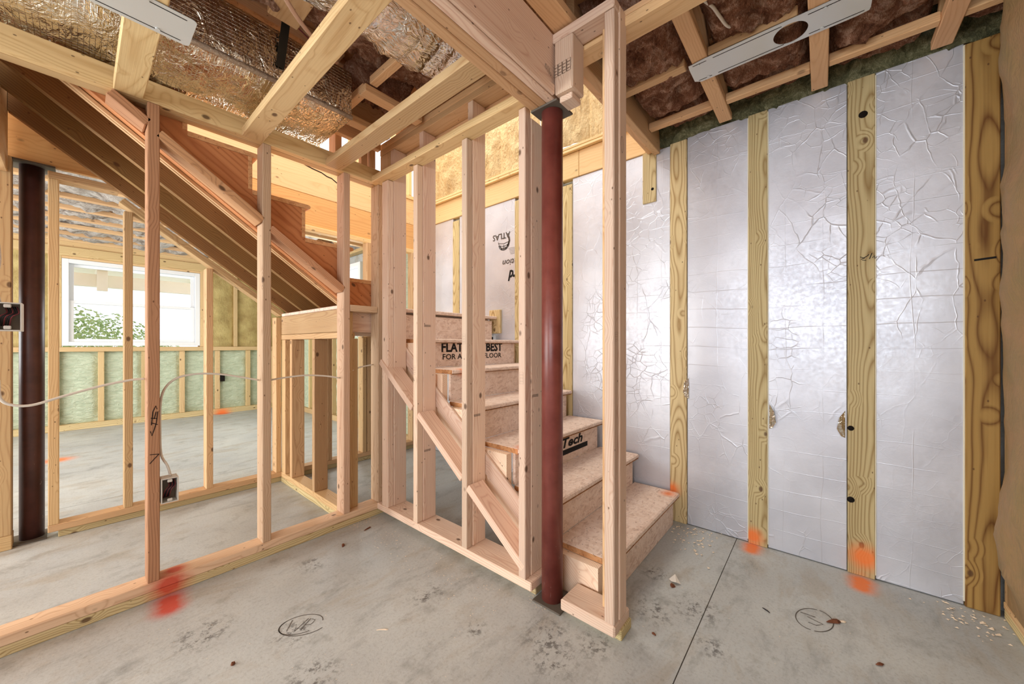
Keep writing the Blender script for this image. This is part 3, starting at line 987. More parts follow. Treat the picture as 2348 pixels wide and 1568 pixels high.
# above the ledger
for x0 in (-2.0, -1.2, -0.6, -0.172, 1.20, 1.62, 2.05):
    box('stud', 'joist', wb, x0, x0 + 0.045, YF, YF + 0.12, 1.046, 2.26)
box('header_board', 'joist', wb, -3.0, 2.37, YF - 0.01, YF + 0.12, 2.185, 2.30)
box('header_board', 'joist', wb, -0.128, 1.20, YF, YF + 0.12, 2.155, 2.184)
box('header_board', 'rim', wb, -3.0, 2.37, YF + 0.03, YF + 0.16, 2.301, 2.62)
for a, b in ((-2.95, -2.0), (-1.955, -1.2), (-1.155, -0.6), (-0.555, -0.172), (1.245, 1.62), (1.665, 2.05), (2.095, 2.37)):
    def dw(s, t, p):
        e = max(min(s, 1 - s) * 2, 0)
        return Vector((0, -0.035 * math.sqrt(e) * (1 + 0.6 * fbm(p, 4)), 0))
    grid('kraft_batt', 'kraft_olive', wb, (a, YF + 0.055, 1.046), (b - a, 0, 0), (0, 0, 1.14), 12, 24, dw)
box('backing_board', 'osb_tan', wb, -3.0, -0.13, YF + 0.165, YF + 0.18, 1.02, 2.6, 0)
box('backing_board', 'osb_tan', wb, 1.2, 2.6, YF + 0.165, YF + 0.18, 1.02, 2.6, 0)
box('outlet_box', 'void', wb, 1.44, 1.50, YF - .01, YF + 0.04, 0.50, 0.60)

# window in the far wall
wd = empty('window_1', (0.52, YF, 1.05), kind='structure')
box('window_frame', 'vinyl', wd, -0.126, -0.07, YF + 0.0, YF + 0.12, 1.06, 2.152)
box('window_frame', 'vinyl', wd, 1.142, 1.198, YF + 0.0, YF + 0.12, 1.06, 2.152)
box('window_frame', 'vinyl', wd, -0.07, 1.142, YF + 0.0, YF + 0.12, 2.10, 2.152)
box('window_sill', 'vinyl', wd, -0.07, 1.142, YF - 0.0, YF + 0.12, 1.06, 1.112)
for z0, z1, yy in ((1.113, 1.635, 0.03), (1.600, 2.099, 0.07)):
    sh_ = box('sash', 'vinyl', wd, -0.069, -0.03, YF + yy, YF + yy + 0.03, z0, z1)
    box('sash', 'vinyl', wd, 1.10, 1.141, YF + yy, YF + yy + 0.03, z0, z1)
    box('sash', 'vinyl', wd, -0.03, 1.10, YF + yy, YF + yy + 0.03, z0, z0 + 0.035)
    box('sash', 'vinyl', wd, -0.03, 1.10, YF + yy, YF + yy + 0.03, z1 - 0.035, z1)
    box('pane', 'glass', wd, -0.03, 1.10, YF + yy + 0.012, YF + yy + 0.016, z0 + 0.035, z1 - 0.035, 0)

# ---- right wall of the far room: foam, studs and a second window
wf = empty('wall_far_right', (2.37, 5.2, 0), kind='structure')
XF = 2.37
ys = [3.35, 3.75, 4.15, 4.55, 4.95, 5.35, 5.75, 6.15, 6.55, 6.95]
for i, y0 in enumerate(ys):
    win = 4.5 < y0 < 5.5
    box('stud', 'joist', wf, XF - 0.02, XF + 0.05, y0, y0 + 0.04, 0.076, 1.18 if win else 2.28)
for a, b in zip(ys, ys[1:] + [7.22]):
    win = 4.5 < a < 5.5
    top = 1.18 if win else 2.28
    def dg_(s, t, p):
        e = min(min(s, 1 - s) * 5, 1)
        return Vector((0.045 - 0.035 * e + 0.012 * fbm((0, p.y, p.z * 2.2), 7), 0, 0))
    grid('foam_panel', 'foam', wf, (XF + 0.0, b, 0.075), (0, -(b - a - 0.038), 0), (0, 0, top - 0.075), 10, 30, dg_)
box('sole_plate', 'joist', wf, XF - 0.03, XF + 0.06, 3.33, 7.2, 0, 0.075)
box('header_board', 'joist', wf, XF - 0.03, XF + 0.06, 3.33, 7.2, 2.281, 2.32)
box('concrete_backing', 'concrete', wf, XF + 0.07, XF + 0.2, 3.3, 4.59, 0, 2.6, 0)
box('concrete_backing', 'concrete', wf, XF + 0.07, XF + 0.2, 5.79, 7.4, 0, 2.6, 0)
box('concrete_backing', 'concrete', wf, XF + 0.07, XF + 0.2, 4.59, 5.79, 0, 1.16, 0)
box('concrete_backing', 'concrete', wf, XF + 0.07, XF + 0.2, 4.59, 5.79, 2.16, 2.6, 0)
w2 = empty('window_2', (XF, 5.1, 1.2), kind='structure')
box('window_frame', 'vinyl', w2, XF, XF + 0.07, 4.592, 4.65, 1.181, 2.16)
box('window_frame', 'vinyl', w2, XF, XF + 0.07, 5.73, 5.788, 1.181, 2.16)
box('window_frame', 'vinyl', w2, XF, XF + 0.07, 4.65, 5.73, 2.11, 2.16)
box('window_sill', 'vinyl', w2, XF - 0.01, XF + 0.07, 4.65, 5.73, 1.181, 1.22)

# ---- walls behind the camera, each with the opening its daylight comes through
wq = empty('wall_rear', (-3.0, 0, 0), kind='structure')
for y0, y1, z0, z1 in ((-3.4, -1.65, 0, 2.3), (-1.65, 0.95, 0, 0.9), (-1.65, 0.95, 2.26, 2.31), (0.95, 2.2, 0, 2.3), (2.2, 3.6, 0, 0.45), (2.2, 3.6, 2.05, 2.31), (3.6, 4.25, 0, 2.3), (4.25, 6.35, 0, 0.4), (4.25, 6.35, 2.2, 2.31), (6.35, 7.4, 0, 2.3)):
    box('sheathing_panel', 'osb_tan', wq, -3.02, -2.98, y0, y1, z0, z1, 0)
wfr = empty('wall_front', (0, -3.4, 0), kind='structure')
for x0, x1, z0, z1 in ((-3.0, -1.1, 0, 2.3), (-1.1, 1.5, 0, 0.6), (-1.1, 1.5, 2.25, 2.31), (1.5, 2.5, 0, 2.3)):
    box('sheathing_panel', 'osb_tan', wfr, x0, x1, -3.42, -3.38, z0, z1, 0)
box('sheathing_panel', 'foil', wfr, XR + .02, XR + .06, -3.4, -0.74, 0, 2.3, 0)

# ================================================================== CEILING
ce = empty('ceiling', (0, 0, 2.3), kind='structure')
box('subfloor_panel', 'osb_tan', ce, -3.0, 2.6, -3.4, 0.86, 2.625, 2.645, 0)
box('subfloor_panel', 'osb_tan', ce, -3.0, XM + 0.15, 0.861, YL + 0.08, 2.625, 2.645, 0)
box('subfloor_panel', 'osb_tan', ce, -3.0, 2.6, Y2 + 0.09, 7.5, 2.625, 2.645, 0)
box('subfloor_panel', 'osb_tan', ce, -3.0, -0.35, YL + 0.081, Y2 + 0.089, 2.625, 2.645, 0)
box('rim_board', 'truss', ce, -1.6, XM - 0.01, YL + 0.125, YL + 0.163, 2.40, 2.624)


def truss(y, x0, x1, w=0.062, z=2.312, mat='truss', webs=True):
    t = box('truss_chord', mat, ce, x0, x1, y, y + w, z, z + 0.038)
    box('truss_chord', mat, ce, x0, x1, y, y + w, 2.586, 2.624)
    if not webs: return
    n = max(1, int((x1 - x0) / 0.5))
    for k in range(n):
        xa = x0 + 0.1 + k * (x1 - x0 - 0.2) / n
        xb = xa + (x1 - x0 - 0.2) / n / 2
        for a, b in ((xa, xb), (2 * xb - xa, xb)):
            slab('truss_web', mat, ce, (a, y + w / 2, z + 0.06), (b, y + w / 2, 2.565), (0, 1, 0), w * 0.95, 0.034)


for y in (-3.1, -2.4, -1.7, -1.18, -0.78, -0.382, 0.008, 0.408):
    truss(y - 0.03 if y > -0.8 else y, -2.96 if y < -.5 else 1.30, XR - 0.02)
for y in (-0.382, 0.008, 0.408):
    box('truss_chord', 'truss', ce, -2.9, 1.2, y - 0.03, y + 0.032, 2.312, 2.35)
truss(0.735, -2.0, 1.27, 0.085, 2.316)
for y, x1 in ((1.70, 1.24), (1.985, 1.19)):
    truss(y, 0.905, x1, webs=False)
for y in (1.45, 1.9):
    box('truss_chord', 'truss', ce, -2.9, 0.9, y, y + 0.062, 2.575, 2.613)
# double header at the edge of the stair opening
box('header_board', 'truss', ce, 1.30, XR - 0.006, 0.770, 0.808, 2.262, 2.62)
box('header_board', 'truss', ce, 1.30, XR - 0.006, 0.809, 0.847, 2.280, 2.62)
yy = 3.62
while yy < 7.1:
    truss(yy, -2.9, 2.34)
    yy += 0.405
# flat blocking and strapping across the bays (runs in y)
for x0, x1, segs in ((1.752, 1.795, ((0.471, 0.768), (0.070, 0.377), (-0.320, 0.007))),
                     (2.138, 2.178, ((0.441, 0.768), (0.041, 0.377), (-0.350, -0.023), (-0.62, -0.413)))):
    for a, b in segs:
        box('blocking', 'truss', ce, x0, x1, a, b, 2.318, 2.356)
box('strapping', 'truss', ce, 0.925, 0.965, 1.34, 1.698, 2.352, 2.39)
box('strapping', 'truss', ce, 0.925, 0.965, 1.764, 1.984, 2.352, 2.39)
box('strapping', 'truss', ce, 0.49, 0.60, 1.335, 1.698, 2.40, 2.438)


def batt(mat, x0, x1, y0, y1, z, res=0.014, amp=0.04, sag=0.03):
    nu, nv = max(4, int((x1 - x0) / res)), max(4, int((y1 - y0) / res))
    so = random.uniform(0, 50)
    def d(s, t, p):
        e = min(1.0, min(s, 1 - s) * (x1 - x0) / 0.05) ** 0.5 * min(1.0, min(t, 1 - t) * (y1 - y0) / 0.05) ** 0.5
        q = Vector((p.x, p.y, so))
        h = fbm(q, 7, 5) * amp + abs(fbm(q, 17, 4)) * amp * 0.7 + fbm(q, 38, 3) * amp * 0.25
        return Vector((fbm(q + Vector((9, 0, 0)), 14, 3) * 0.012, fbm(q + Vector((0, 9, 0)), 14, 3) * 0.012, (1 - e) * 0.08 - e * sag * (0.7 + h / amp * 0.8)))
    o = grid('insulation_batt', mat, ce, (x0, y0, z), (x1 - x0, 0, 0), (0, y1 - y0, 0), nu, nv, d)
    return o


for y0, y1 in ((0.438, 0.772), (0.038, 0.380), (-0.350, -0.020), (-0.62, -0.412)):
    batt('brownwool', 1.33, 2.145, y0, y1, 2.385, amp=0.065, sag=0.05)
    batt('brownwool', 2.175, 2.35, y0, y1, 2.405, amp=0.05, sag=0.04)
batt('brownwool', -0.6, 1.25, 0.945, 1.36, 2.55)
for y0, y1 in ((1.36, 1.702), (1.76, 1.988), (2.045, 2.12)):
    batt('brownwool', -0.6 if y1 < 1.75 else 0.90, 1.235, y0, y1, 2.455, amp=0.05, sag=0.05)
batt('brownwool', 0.9, 1.30, 0.44, 0.735, 2.42)
for i in range(9):
    y0 = 3.62 + 0.405 * i - 0.345
    batt('litwool', -0.9, 1.9, max(y0, 3.34), y0 + 0.347, 2.37, res=0.035, amp=0.05, sag=0.05)
# mineral wool tucked over the foil boards
def rockgrid():
    def d(s, t, p):
        return Vector((-0.03 * fbm(p, 9, 4) - 0.035 * math.sin(t * math.pi), 0, 0.016 * fbm(p + Vector((3, 0, 0)), 8, 4)))
    o = grid('mineral_wool_strip', 'rockwool', wr, (XR + 0.012, 0.87, 2.30), (0, -1.49, 0), (0.0, 0, 0.22), 130, 18, d)
    o['kind'] = 'stuff'
rockgrid()

# ================================================================== THINGS
# ---- ceiling joists of the dropped soffit
JG = 'flat soffit joists'
for x0, x1, y0, lab in ((0.090, 0.176, 0.945, 'flat soffit joist at far left, crossing beneath the foil duct beside the left metal plate'),
                        (0.510, 0.598, 0.945, 'flat soffit joist crossing beneath the middle of the foil duct'),
                        (0.900, 0.988, 0.945, 'flat soffit joist just past the end of the foil duct'),
                        (1.178, 1.262, 0.945, 'flat soffit joist along the stair wall, ending at the steel column')):
    o = box('soffit_joist', 'joist', None, x0, x1, y0, YL - 0.001, 2.082, 2.120)
    o['label'] = lab; o['category'] = 'joist'; o['group'] = JG

# ---- built-up beam
bmr = empty('support_beam', (0.2, 0.88, 2.055), label='built-up pinkish wooden beam of several plies resting on the red steel column', category='beam')
for i, (ya, yb, z1, z0) in enumerate(((0.8225, 0.859, 2.315, 2.0555), (0.860, 0.897, 2.31, 2.0550), (0.898, 0.938, 2.31, 2.0545))):
    box('ply', 'pink' if i == 0 else 'truss', bmr, -2.9, 1.296, ya, yb, z0, z1)
box('edge_strip', 'pink', bmr, -2.9, 1.218, 0.806, 0.8215, 2.060, 2.098)
strokes('pencil_note', 'pencil', bmr, [[(1.175, .822, 2.165), (1.172, .822, 2.15), (1.18, .822, 2.145), (1.184, .822, 2.16), (1.176, .822, 2.166)],
                                       [(1.19, .822, 2.14), (1.192, .822, 2.165)], [(1.198, .822, 2.135), (1.203, .822, 2.165)], [(1.207, .822, 2.15), (1.212, .822, 2.14), (1.207, .822, 2.135)]], (0, -1, 0), 0.002)

# ---- steel columns
co = empty('steel_column', (1.297, 0.862, 0), label='red primed round steel column standing between stair wall and beam', category='column')
CX, CY = 1.290, 0.868
cyl('shaft', 'primer', co, (CX, CY, 0.008), (CX, CY, 2.045), 0.0445, 48)
box('base_plate', 'darksteel', co, 1.226, 1.362, 0.790, 0.925, 0.001, 0.008, 0.001)
box('top_plate', 'darksteel', co, 1.230, 1.355, 0.807, 0.937, 2.046, 2.054, 0.001)
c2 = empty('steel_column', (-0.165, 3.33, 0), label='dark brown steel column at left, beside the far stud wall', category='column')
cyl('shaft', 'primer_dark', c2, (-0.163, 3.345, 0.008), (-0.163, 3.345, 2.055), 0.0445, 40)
box('base_plate', 'darksteel', c2, -0.26, -0.11, 3.27, 3.43, 0.001, 0.008, 0.001)
box('top_plate', 'darksteel', c2, -0.25, -0.08, 3.27, 3.43, 2.056, 2.066, 0.001)

# ---- lower flight and landing
sf = empty('staircase', (1.85, 0.7, 0), label='rough lower flight of strand board stairs behind the stud wall, climbing to the landing', category='staircase')
RUN, RISE, YN = 0.247, 0.185, 0.650
XA, XB = 1.408, 2.325
for n in range(1, 7):
    y0, z1 = YN + RUN * (n - 1), RISE * n
    # tread with rounded nose
    prof = [(y0 + 0.012, z1 - 0.026), (y0 + 0.003, z1 - 0.021), (y0, z1 - 0.012), (y0 + 0.003, z1 - 0.004), (y0 + 0.012, z1), (y0 + RUN + 0.028, z1), (y0 + RUN + 0.028, z1 - 0.026)]
    t = prism('tread', 'osb', sf, [(XA, a, b) for a, b in prof], (XB - XA - (0.0 if n != 3 else 0.0), 0, 0), (1, 0, 0))
    box('tread_edge', 'osb_edge', t, XA - 0.002, XA - 0.0003, y0 + 0.008, y0 + RUN + 0.028, z1 - 0.0255, z1 - 0.0015, 0)
    box('nosing_edge', 'osb_edge', t, XA, XB, y0 + 0.004, y0 + 0.022, z1 - 0.0285, z1 - 0.0265, 0)
    box('riser', 'osb', sf, XA + 0.004, XB - 0.035, y0 + 0.028, y0 + 0.046, max(RISE * (n - 1), 0) + 0.001, z1 - 0.0265, 0.001)
box('riser', 'osb', sf, XA + 0.004, XB - 0.035, YN + RUN * 6 + 0.028, YN + RUN * 6 + 0.046, RISE * 6, RISE * 7 - 0.02, 0.001)
for xs in (1.368, 2.287):
    pts = [(xs, YN + 0.046, 0.0)]
    for n in range(1, 7):
        yr = YN + RUN * (n - 1) + 0.047
        pts += [(xs, yr, RISE * n - 0.027), (xs, yr + RUN, RISE * n - 0.027)]
    pts += [(xs, YN + RUN * 6 + 0.047, 1.14)]
    yb_ = YN + RUN * 6 + 0.047
    pts += [(xs, yb_, 0.185 + 0.75 * (yb_ - YN) - 0.36), (xs, YN + 0.30, 0.0)]
    s_ = prism('stringer', 'pink', sf, pts, (0.038, 0, 0), (0, 1, 0.75))
    if xs < 2:
        slab('stringer_strip', 'pink', s_, (xs - 0.0085, 0.99, 0.370 + 0.755 * (0.99 - 1.274) + 0.054), (xs - 0.0085, 2.10, 0.370 + 0.755 * (2.10 - 1.274) + 0.054), (1, 0, 0), 0.016, 0.085)
XRN = (XA + 0.3)
text('lettering', 'FLAT OUT BEST', 'black', sf, (1.842, YN + RUN * 5 + 0.028, 1.052), (1, 0, 0), (0, 0, 1), (0.60, 0.060), 0.034)
text('lettering', 'FOR A QUIET FLOOR', 'black', sf, (1.842, YN + RUN * 5 + 0.028, 0.990), (1, 0, 0), (0, 0, 1), (0.58, 0.036), 0.012)
text('lettering', 'Tech', 'black', sf, (1.955, YN + RUN * 2 + 0.028, 0.482), (1, 0, 0.0), (0, 0, 1), (0.24, 0.055), 0.03, 0.25)
box('printed_bar', 'black', sf, 1.80, 2.15, YN + RUN * 2 + 0.0265, YN + RUN * 2 + 0.0278, 0.415, 0.445, 0)

la = empty('stair_landing', (1.7, 2.7, 1.3), label='stair landing with strand board top and pale rim joist, at the turn of the stairs', category='landing')
box('deck_panel', 'osb', la, 1.03, XB, YN + RUN * 6, Y2 - 0.003, 1.291, 1.312, 0.004) if False else None
box('deck_panel', 'osb', la, 1.33, XB, YN + RUN * 6, Y2 - 0.003, 1.293, 1.315, 0.004)
box('deck_panel', 'osb', la, 1.032, 1.329, YL + 0.092, Y2 - 0.003, 1.293, 1.315, 0.004)
box('joist', 'pine', la, 1.03, 1.068, YL + 0.092, Y2 - 0.003, 1.151, 1.291)
for y0 in (2.235, 2.55, 2.95, 3.19):
    box('joist', 'pink', la, 1.069, XB, y0, y0 + 0.038, 1.151, 1.291)

# ---- upper flight
uf = empty('staircase', (0.6, 2.7, 1.3), label='upper stair flight overhead with orange stringer and dark brown joist undersides', category='staircase')
R2, X0, RZ = 0.252, 1.362, 0.190


def saw(y, mat, th=0.038, full=True):
    pts = [(1.072, y, 1.317), (X0 - 0.028, y, 1.317)]
    z = 1.315
    for n in range(1, 7):
        xr = X0 - 0.028 - R2 * (n - 1)
        z = 1.295 + RZ * n - 0.024
        pts += [(xr, y, z), (xr - R2, y, z)]
    pts += [(xr - R2, y, 2.58), (xr - R2 - 0.15, y, 2.58), (-0.232, y, 2.58), (-0.232, y, zs(-0.232) + (0.0 if full else 0))]
    return prism('stringer', mat, uf, pts, (0, th, 0), (1, 0, -0.74))


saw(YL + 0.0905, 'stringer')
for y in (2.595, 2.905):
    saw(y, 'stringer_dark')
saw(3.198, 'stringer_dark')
for n in range(1, 7):
    xn, z1 = X0 - R2 * (n - 1), 1.295 + RZ * n
    prof = [(xn - 0.012, z1 - 0.023), (xn - 0.003, z1 - 0.019), (xn, z1 - 0.011), (xn - 0.003, z1 - 0.004), (xn - 0.012, z1), (xn - R2 - 0.028, z1), (xn - R2 - 0.028, z1 - 0.023)]
    prism('tread', 'osb_tan', uf, [(a, YL + 0.088, b) for a, b in prof], (0, Y2 - YL - 0.09, 0), (0, 1, 0))
    box('riser', 'osb_tan', uf, xn - 0.046, xn - 0.029, YL + 0.088, Y2 - 0.002, z1 - RZ + 0.001, z1 - 0.024, 0.001)
# thin laminated packers under the near stringer
for k, (dy, dz) in enumerate(((0.0, 0.0), (0.018, -0.004))):
    a, b = 0.0, 1.07
    slab('packer_strip', 'pine', uf, (a - .1, YL + 0.140 + dy, zs(a - .1) - 0.012 + dz), (b, YL + 0.140 + dy, zs(b) - 0.012 + dz), (0, 1, 0), 0.016, 0.014, 0.001)
box('hanger_board', 'pine', uf, -0.272, -0.234, YL + 0.095, 3.235, 1.97, 2.58)
box('hanger_board', 'osb_tan', uf, -0.30, -0.2735, YL + 0.20, 3.0, 2.08, 2.58)

# ---- wrapped rectangular duct
dc = empty('rectangular_duct', (0.3, 2.05, 2.2), label='foil-wrapped rectangular duct lying above the soffit joists at left', category='duct')


def ductface(name, org, u, v, nu, nv, nrm, amp=0.012):
    n = Vector(nrm)
    def d(s, t, p):
        e = min(1, min(s, 1 - s) * 14) * min(1, min(t, 1 - t) * 10)
        return n * (e * (amp * (0.6 + fbm(p, 5, 4)) + 0.006 * abs(fbm((p.x * 0.5, p.y * 2, p.z * 2), 22, 3))))
    return grid(name, 'ductfoil', dc, org, u, v, nu, nv, d)


DX0, DX1, DY0, DY1, DZ0, DZ1 = -1.6, 0.882, 1.792, 2.224, 2.196, 2.425
ductface('bottom_wrap', (DX0, DY1, DZ0), (DX1 - DX0, 0, 0), (0, DY0 - DY1, 0), 110, 26, (0, 0, -1))
ductface('side_wrap', (DX0, DY0, DZ0), (DX1 - DX0, 0, 0), (0, 0, DZ1 - DZ0), 110, 12, (0, -1, 0))
ductface('end_wrap', (DX1, DY0, DZ0), (0, DY1 - DY0, 0), (0, 0, DZ1 - DZ0), 24, 12, (1, 0, 0), 0.008)
ductface('top_wrap', (DX0, DY0, DZ1), (DX1 - DX0, 0, 0), (0, DY1 - DY0, 0), 60, 12, (0, 0, 1))
tube('foil_tape_seam', 'seamtape', dc, [(DX0, DY0 - 0.004, DZ0 + 0.006), (0.0, DY0 - 0.006, DZ0 + .004), (0.5, DY0 - 0.006, DZ0 + .004), (DX1, DY0 - 0.004, DZ0 + 0.004)], 0.011, 8, 5)

fd = empty('flexible_duct', (0.4, 1.2, 2.4), label='round crinkled foil flexible duct running beside the wooden beam', category='duct')


def frad(i, n): return 0.162 + 0.006 * math.sin(i * 0.9) + 0.005 * math.sin(i * 2.3)


o = tube('duct_sleeve', 'flexfoil', fd, [(-1.5, 1.20, 2.345), (-0.4, 1.20, 2.345), (0.2, 1.20, 2.34), (0.6, 1.20, 2.335), (0.84, 1.20, 2.335), (0.955, 1.195, 2.37), (1.03, 1.19, 2.47), (1.04, 1.19, 2.56)], frad, 40, 14)
for v in o.data.vertices:
    w_ = o.matrix_basis @ v.co
    k = fbm((w_.x * 2, w_.y * 5, w_.z * 5), 3.2, 4) * 0.012
    c_ = Vector((v.co.x, 0, 0))
    dv = Vector((0, w_.y - 1.20, w_.z - 2.34)).normalized()
    v.co += dv * k

# strap, hanger rod and tie beside the ducts
ds_ = empty('duct_hanger', (0.55, 1.7, 2.3), label='dark metal strap hanger against the side of the foil duct', category='hanger')
slab('strap_band', 'strap', ds_, (0.560, 1.774, 2.26), (0.585, 1.770, 2.50), (1, 0, 0), 0.032, 0.003, 0.0005)
box('bolt', 'strap', ds_, 0.575, 0.597, 1.755, 1.775, 2.46, 2.485)
wt = tube('webbing_strap', 'rope', None, [(0.40, 1.40, 2.36), (0.50, 1.52, 2.352), (0.60, 1.60, 2.35), (0.68, 1.66, 2.37)], 0.010, 6, 3, flat=(1, .2))
wt['label'] = 'pale pink flat strap stretched between joist bays above the duct'; wt['category'] = 'strap'
rw = tube('maroon_wire', 'redwire', None, [(0.33, 1.50, 2.42), (0.50, 1.64, 2.41), (0.62, 1.70, 2.41), (0.70, 1.745, 2.42)], 0.003, 6, 3)
rw['label'] = 'thin maroon wire running along the dark joist bay'; rw['category'] = 'wire'
cw = tube('ceiling_cable', 'cable', None, [(1.42, 0.36, 2.36), (1.50, 0.335, 2.35), (1.545, 0.315, 2.345), (1.60, 0.30, 2.335), (1.665, 0.285, 2.335), (1.72, 0.262, 2.36)], 0.006, 8, 5)
cw['label'] = 'white cable hanging from the brown insulation above the round-holed plate'; cw['category'] = 'cable'
cw2 = tube('ceiling_cable', 'cable', None, [(0.42, 1.36, 2.34), (0.46, 1.33, 2.32), (0.52, 1.31, 2.32), (0.55, 1.26, 2.34)], 0.006, 8, 5)
cw2['label'] = 'pale cable loop at the top edge between two foil ducts'; cw2['category'] = 'cable'


# ---- mounting plates
def mplate(label, x0, x1, y0, y1, z, hole, slots, screws):
    t = empty('mounting_plate', ((x0 + x1) / 2, (y0 + y1) / 2, z), label=label, category='metal plate', group='recessed light mounting plates')
    bm = bmesh.new()
    r = 0.014
    out = []
    for cx_, cy_, a0 in ((x1 - r, y1 - r, 0), (x0 + r, y1 - r, 90), (x0 + r, y0 + r, 180), (x1 - r, y0 + r, 270)):
        for k in range(5):
            a = math.radians(a0 + 22.5 * k)
            out.append((cx_ + r * math.cos(a), cy_ + r * math.sin(a)))
    # one ring of quads from the outline to the hole (or to a tiny centre loop)
    hx, hy, hr = hole if hole else ((x0 + x1) / 2, (y0 + y1) / 2, 0.0)
    if hole:
        # split outline into 64 samples to match the hole
        per = []
        N = 96
        pts = out + [out[0]]
        for k in range(N):
            a = 2 * math.pi * k / N
            d = Vector((math.cos(a), math.sin(a)))
            best = None
            for p, q in zip(pts, pts[1:]):
                p_, q_ = Vector(p) - Vector((hx, hy)), Vector(q) - Vector((hx, hy))
                e = q_ - p_
                det = d.x * (-e.y) + e.x * d.y
                if abs(det) < 1e-12: continue
                tt = (p_.x * (-e.y) + e.x * p_.y) / det
                uu = (d.x * p_.y - d.y * p_.x) / det
                if tt > 0 and -1e-6 <= uu <= 1 + 1e-6 and (best is None or tt < best): best = tt
            per.append((hx + d.x * best, hy + d.y * best))
        for zz in (z, z + 0.0015):
            vo = [bm.verts.new((p[0], p[1], zz)) for p in per]
            vi = [bm.verts.new((hx + hr * math.cos(2 * math.pi * k / N), hy + hr * math.sin(2 * math.pi * k / N), zz)) for k in range(N)]
            for k in range(N):
                bm.faces.new((vo[k], vo[(k + 1) % N], vi[(k + 1) % N], vi[k]))
    else:
        for zz in (z, z + 0.0015):
            bm.faces.new([bm.verts.new((p[0], p[1], zz)) for p in out])
    me = bpy.data.meshes.new('plate')
    bm.to_mesh(me)
    bm.free()
    link('plate', me, M['galv'], t, Matrix.Identity(4))
    for a in slots:
        box('slot', 'void', t, a[0], a[1], a[2], a[3], z - 0.0006, z - 0.0001, 0)
    for a in screws:
        cyl('screw', 'galv', t, (a[0], a[1], z - 0.003), (a[0], a[1], z), 0.006, 10)


mplate('long grey metal plate with a round hole, screwed across the ceiling joists', 1.748, 1.893, -0.137, 0.457, 2.308, (1.826, 0.096, 0.055),
       ((1.765, 1.768, 0.12, 0.36), (1.876, 1.879, 0.12, 0.36), (1.765, 1.768, 0.385, 0.44), (1.876, 1.879, 0.385, 0.44), (1.765, 1.768, -0.12, 0.04), (1.876, 1.879, -0.12, 0.04)),
       ((1.772, 0.418), (1.874, 0.40), (1.772, -0.01), (1.874, 0.0)))
mplate('plain grey metal plate screwed under the joist at the top left corner', -0.25, 0.243, 1.492, 1.640, 2.079, None,
       ((0.10, 0.22, 1.508, 1.511), (0.02, 0.22, 1.622, 1.625), (-0.2, -0.02, 1.622, 1.625)), ((0.165, 1.620), (0.13, 1.505)))


# ---- electrical boxes and cables
def ebox(label, x0, x1, y0, z0, z1, depth=0.06):
    t = empty('electrical_box', ((x0 + x1) / 2, y0 + depth / 2, z0), label=label, category='electrical box', group='plastic wiring boxes')
    w = 0.004
    box('side', 'plastic', t, x0, x0 + w, y0, y0 + depth, z0, z1, .0008)
    box('side', 'plastic', t, x1 - w, x1, y0, y0 + depth, z0, z1, .0008)
    box('top', 'plastic', t, x0 + w, x1 - w, y0, y0 + depth, z1 - w, z1, .0008)
    box('bottom', 'plastic', t, x0 + w, x1 - w, y0, y0 + depth, z0, z0 + w, .0008)
    box('back', 'box_in', t, x0 + w, x1 - w, y0 + depth - w, y0 + depth, z0 + w, z1 - w, 0)
    for zz in (z0 + 0.006, z1 - 0.018):
        box('screw_tab', 'plastic', t, (x0 + x1) / 2 - 0.008, (x0 + x1) / 2 + 0.008, y0 - 0.0005, y0 + 0.006, zz, zz + 0.012, .002)
    for k in range(7):
        xx = x0 + 0.010 + k * (x1 - x0 - 0.036) / 6
        tube('wire', 'cable_dark' if k % 3 else 'redwire', t,
             [(xx + .012, y0 + depth - 0.01, z1 - 0.012), (xx + 0.018, y0 + 0.02, z1 - 0.035), (xx + 0.004, y0 + 0.012, (z0 + z1) / 2), (xx - 0.002, y0 + 0.03, z0 + 0.018)], 0.0017, 6, 4)
    return t


ebox('small plastic wiring box nailed low on the near stud, dark wires inside', 0.228, 0.284, YL - 0.004, 0.395, 0.500)
ebox('plastic wiring box at the far left edge, in front of the dark column', -0.185, -0.124, YL - 0.02, 1.118, 1.216)
cb = tube('wall_cable', 'cable', None, [(-0.176, YL + .02, 0.95), (-0.172, YL + .02, 0.888), (-0.150, YL + .02, 0.862), (-0.105, YL + .02, 0.855), (-0.03, YL + .03, 0.880), (0.06, YL + .04, 0.908), (0.14, YL + .045, 0.925), (0.184, YL + .045, 0.928)], 0.0045, 8, 6)
cb['label'] = 'white cable sagging from the left edge to the near stud, across the dark column'; cb['category'] = 'cable'
cb = tube('wall_cable', 'cable', None, [(0.262, YL + .03, 0.500), (0.250, YL + .02, 0.55), (0.232, YL + .03, 0.60), (0.2285, YL + .03, 0.70), (0.230, YL + .03, 0.82), (0.245, YL + .03, 0.885), (0.285, YL + .035, 0.925), (0.35, YL + .04, 0.938), (0.43, YL + .04, 0.933), (0.52, YL + .045, 0.912), (0.594, YL + .045, 0.892)], 0.0045, 8, 6)
cb['label'] = 'white cable rising from the low wiring box and arching to the next stud'; cb['category'] = 'cable'
cb = tube('wall_cable', 'cable', None, [(0.640, YL + .045, 0.888), (0.72, YL + .05, 0.897), (0.82, YL + .05, 0.902), (0.92, YL + .05, 0.892), (1.004, YL + .045, 0.875)], 0.0045, 8, 6)
cb['label'] = 'white cable strung between the studs just left of the corner'; cb['category'] = 'cable'
cb = tube('wall_cable', 'cable', None, [(1.046, YL + .045, 0.90), (1.13, YL + .06, 0.93), (1.222, YL + .06, 0.945)], 0.0045, 8, 6)
cb['label'] = 'short cable entering the corner stud'; cb['category'] = 'cable'
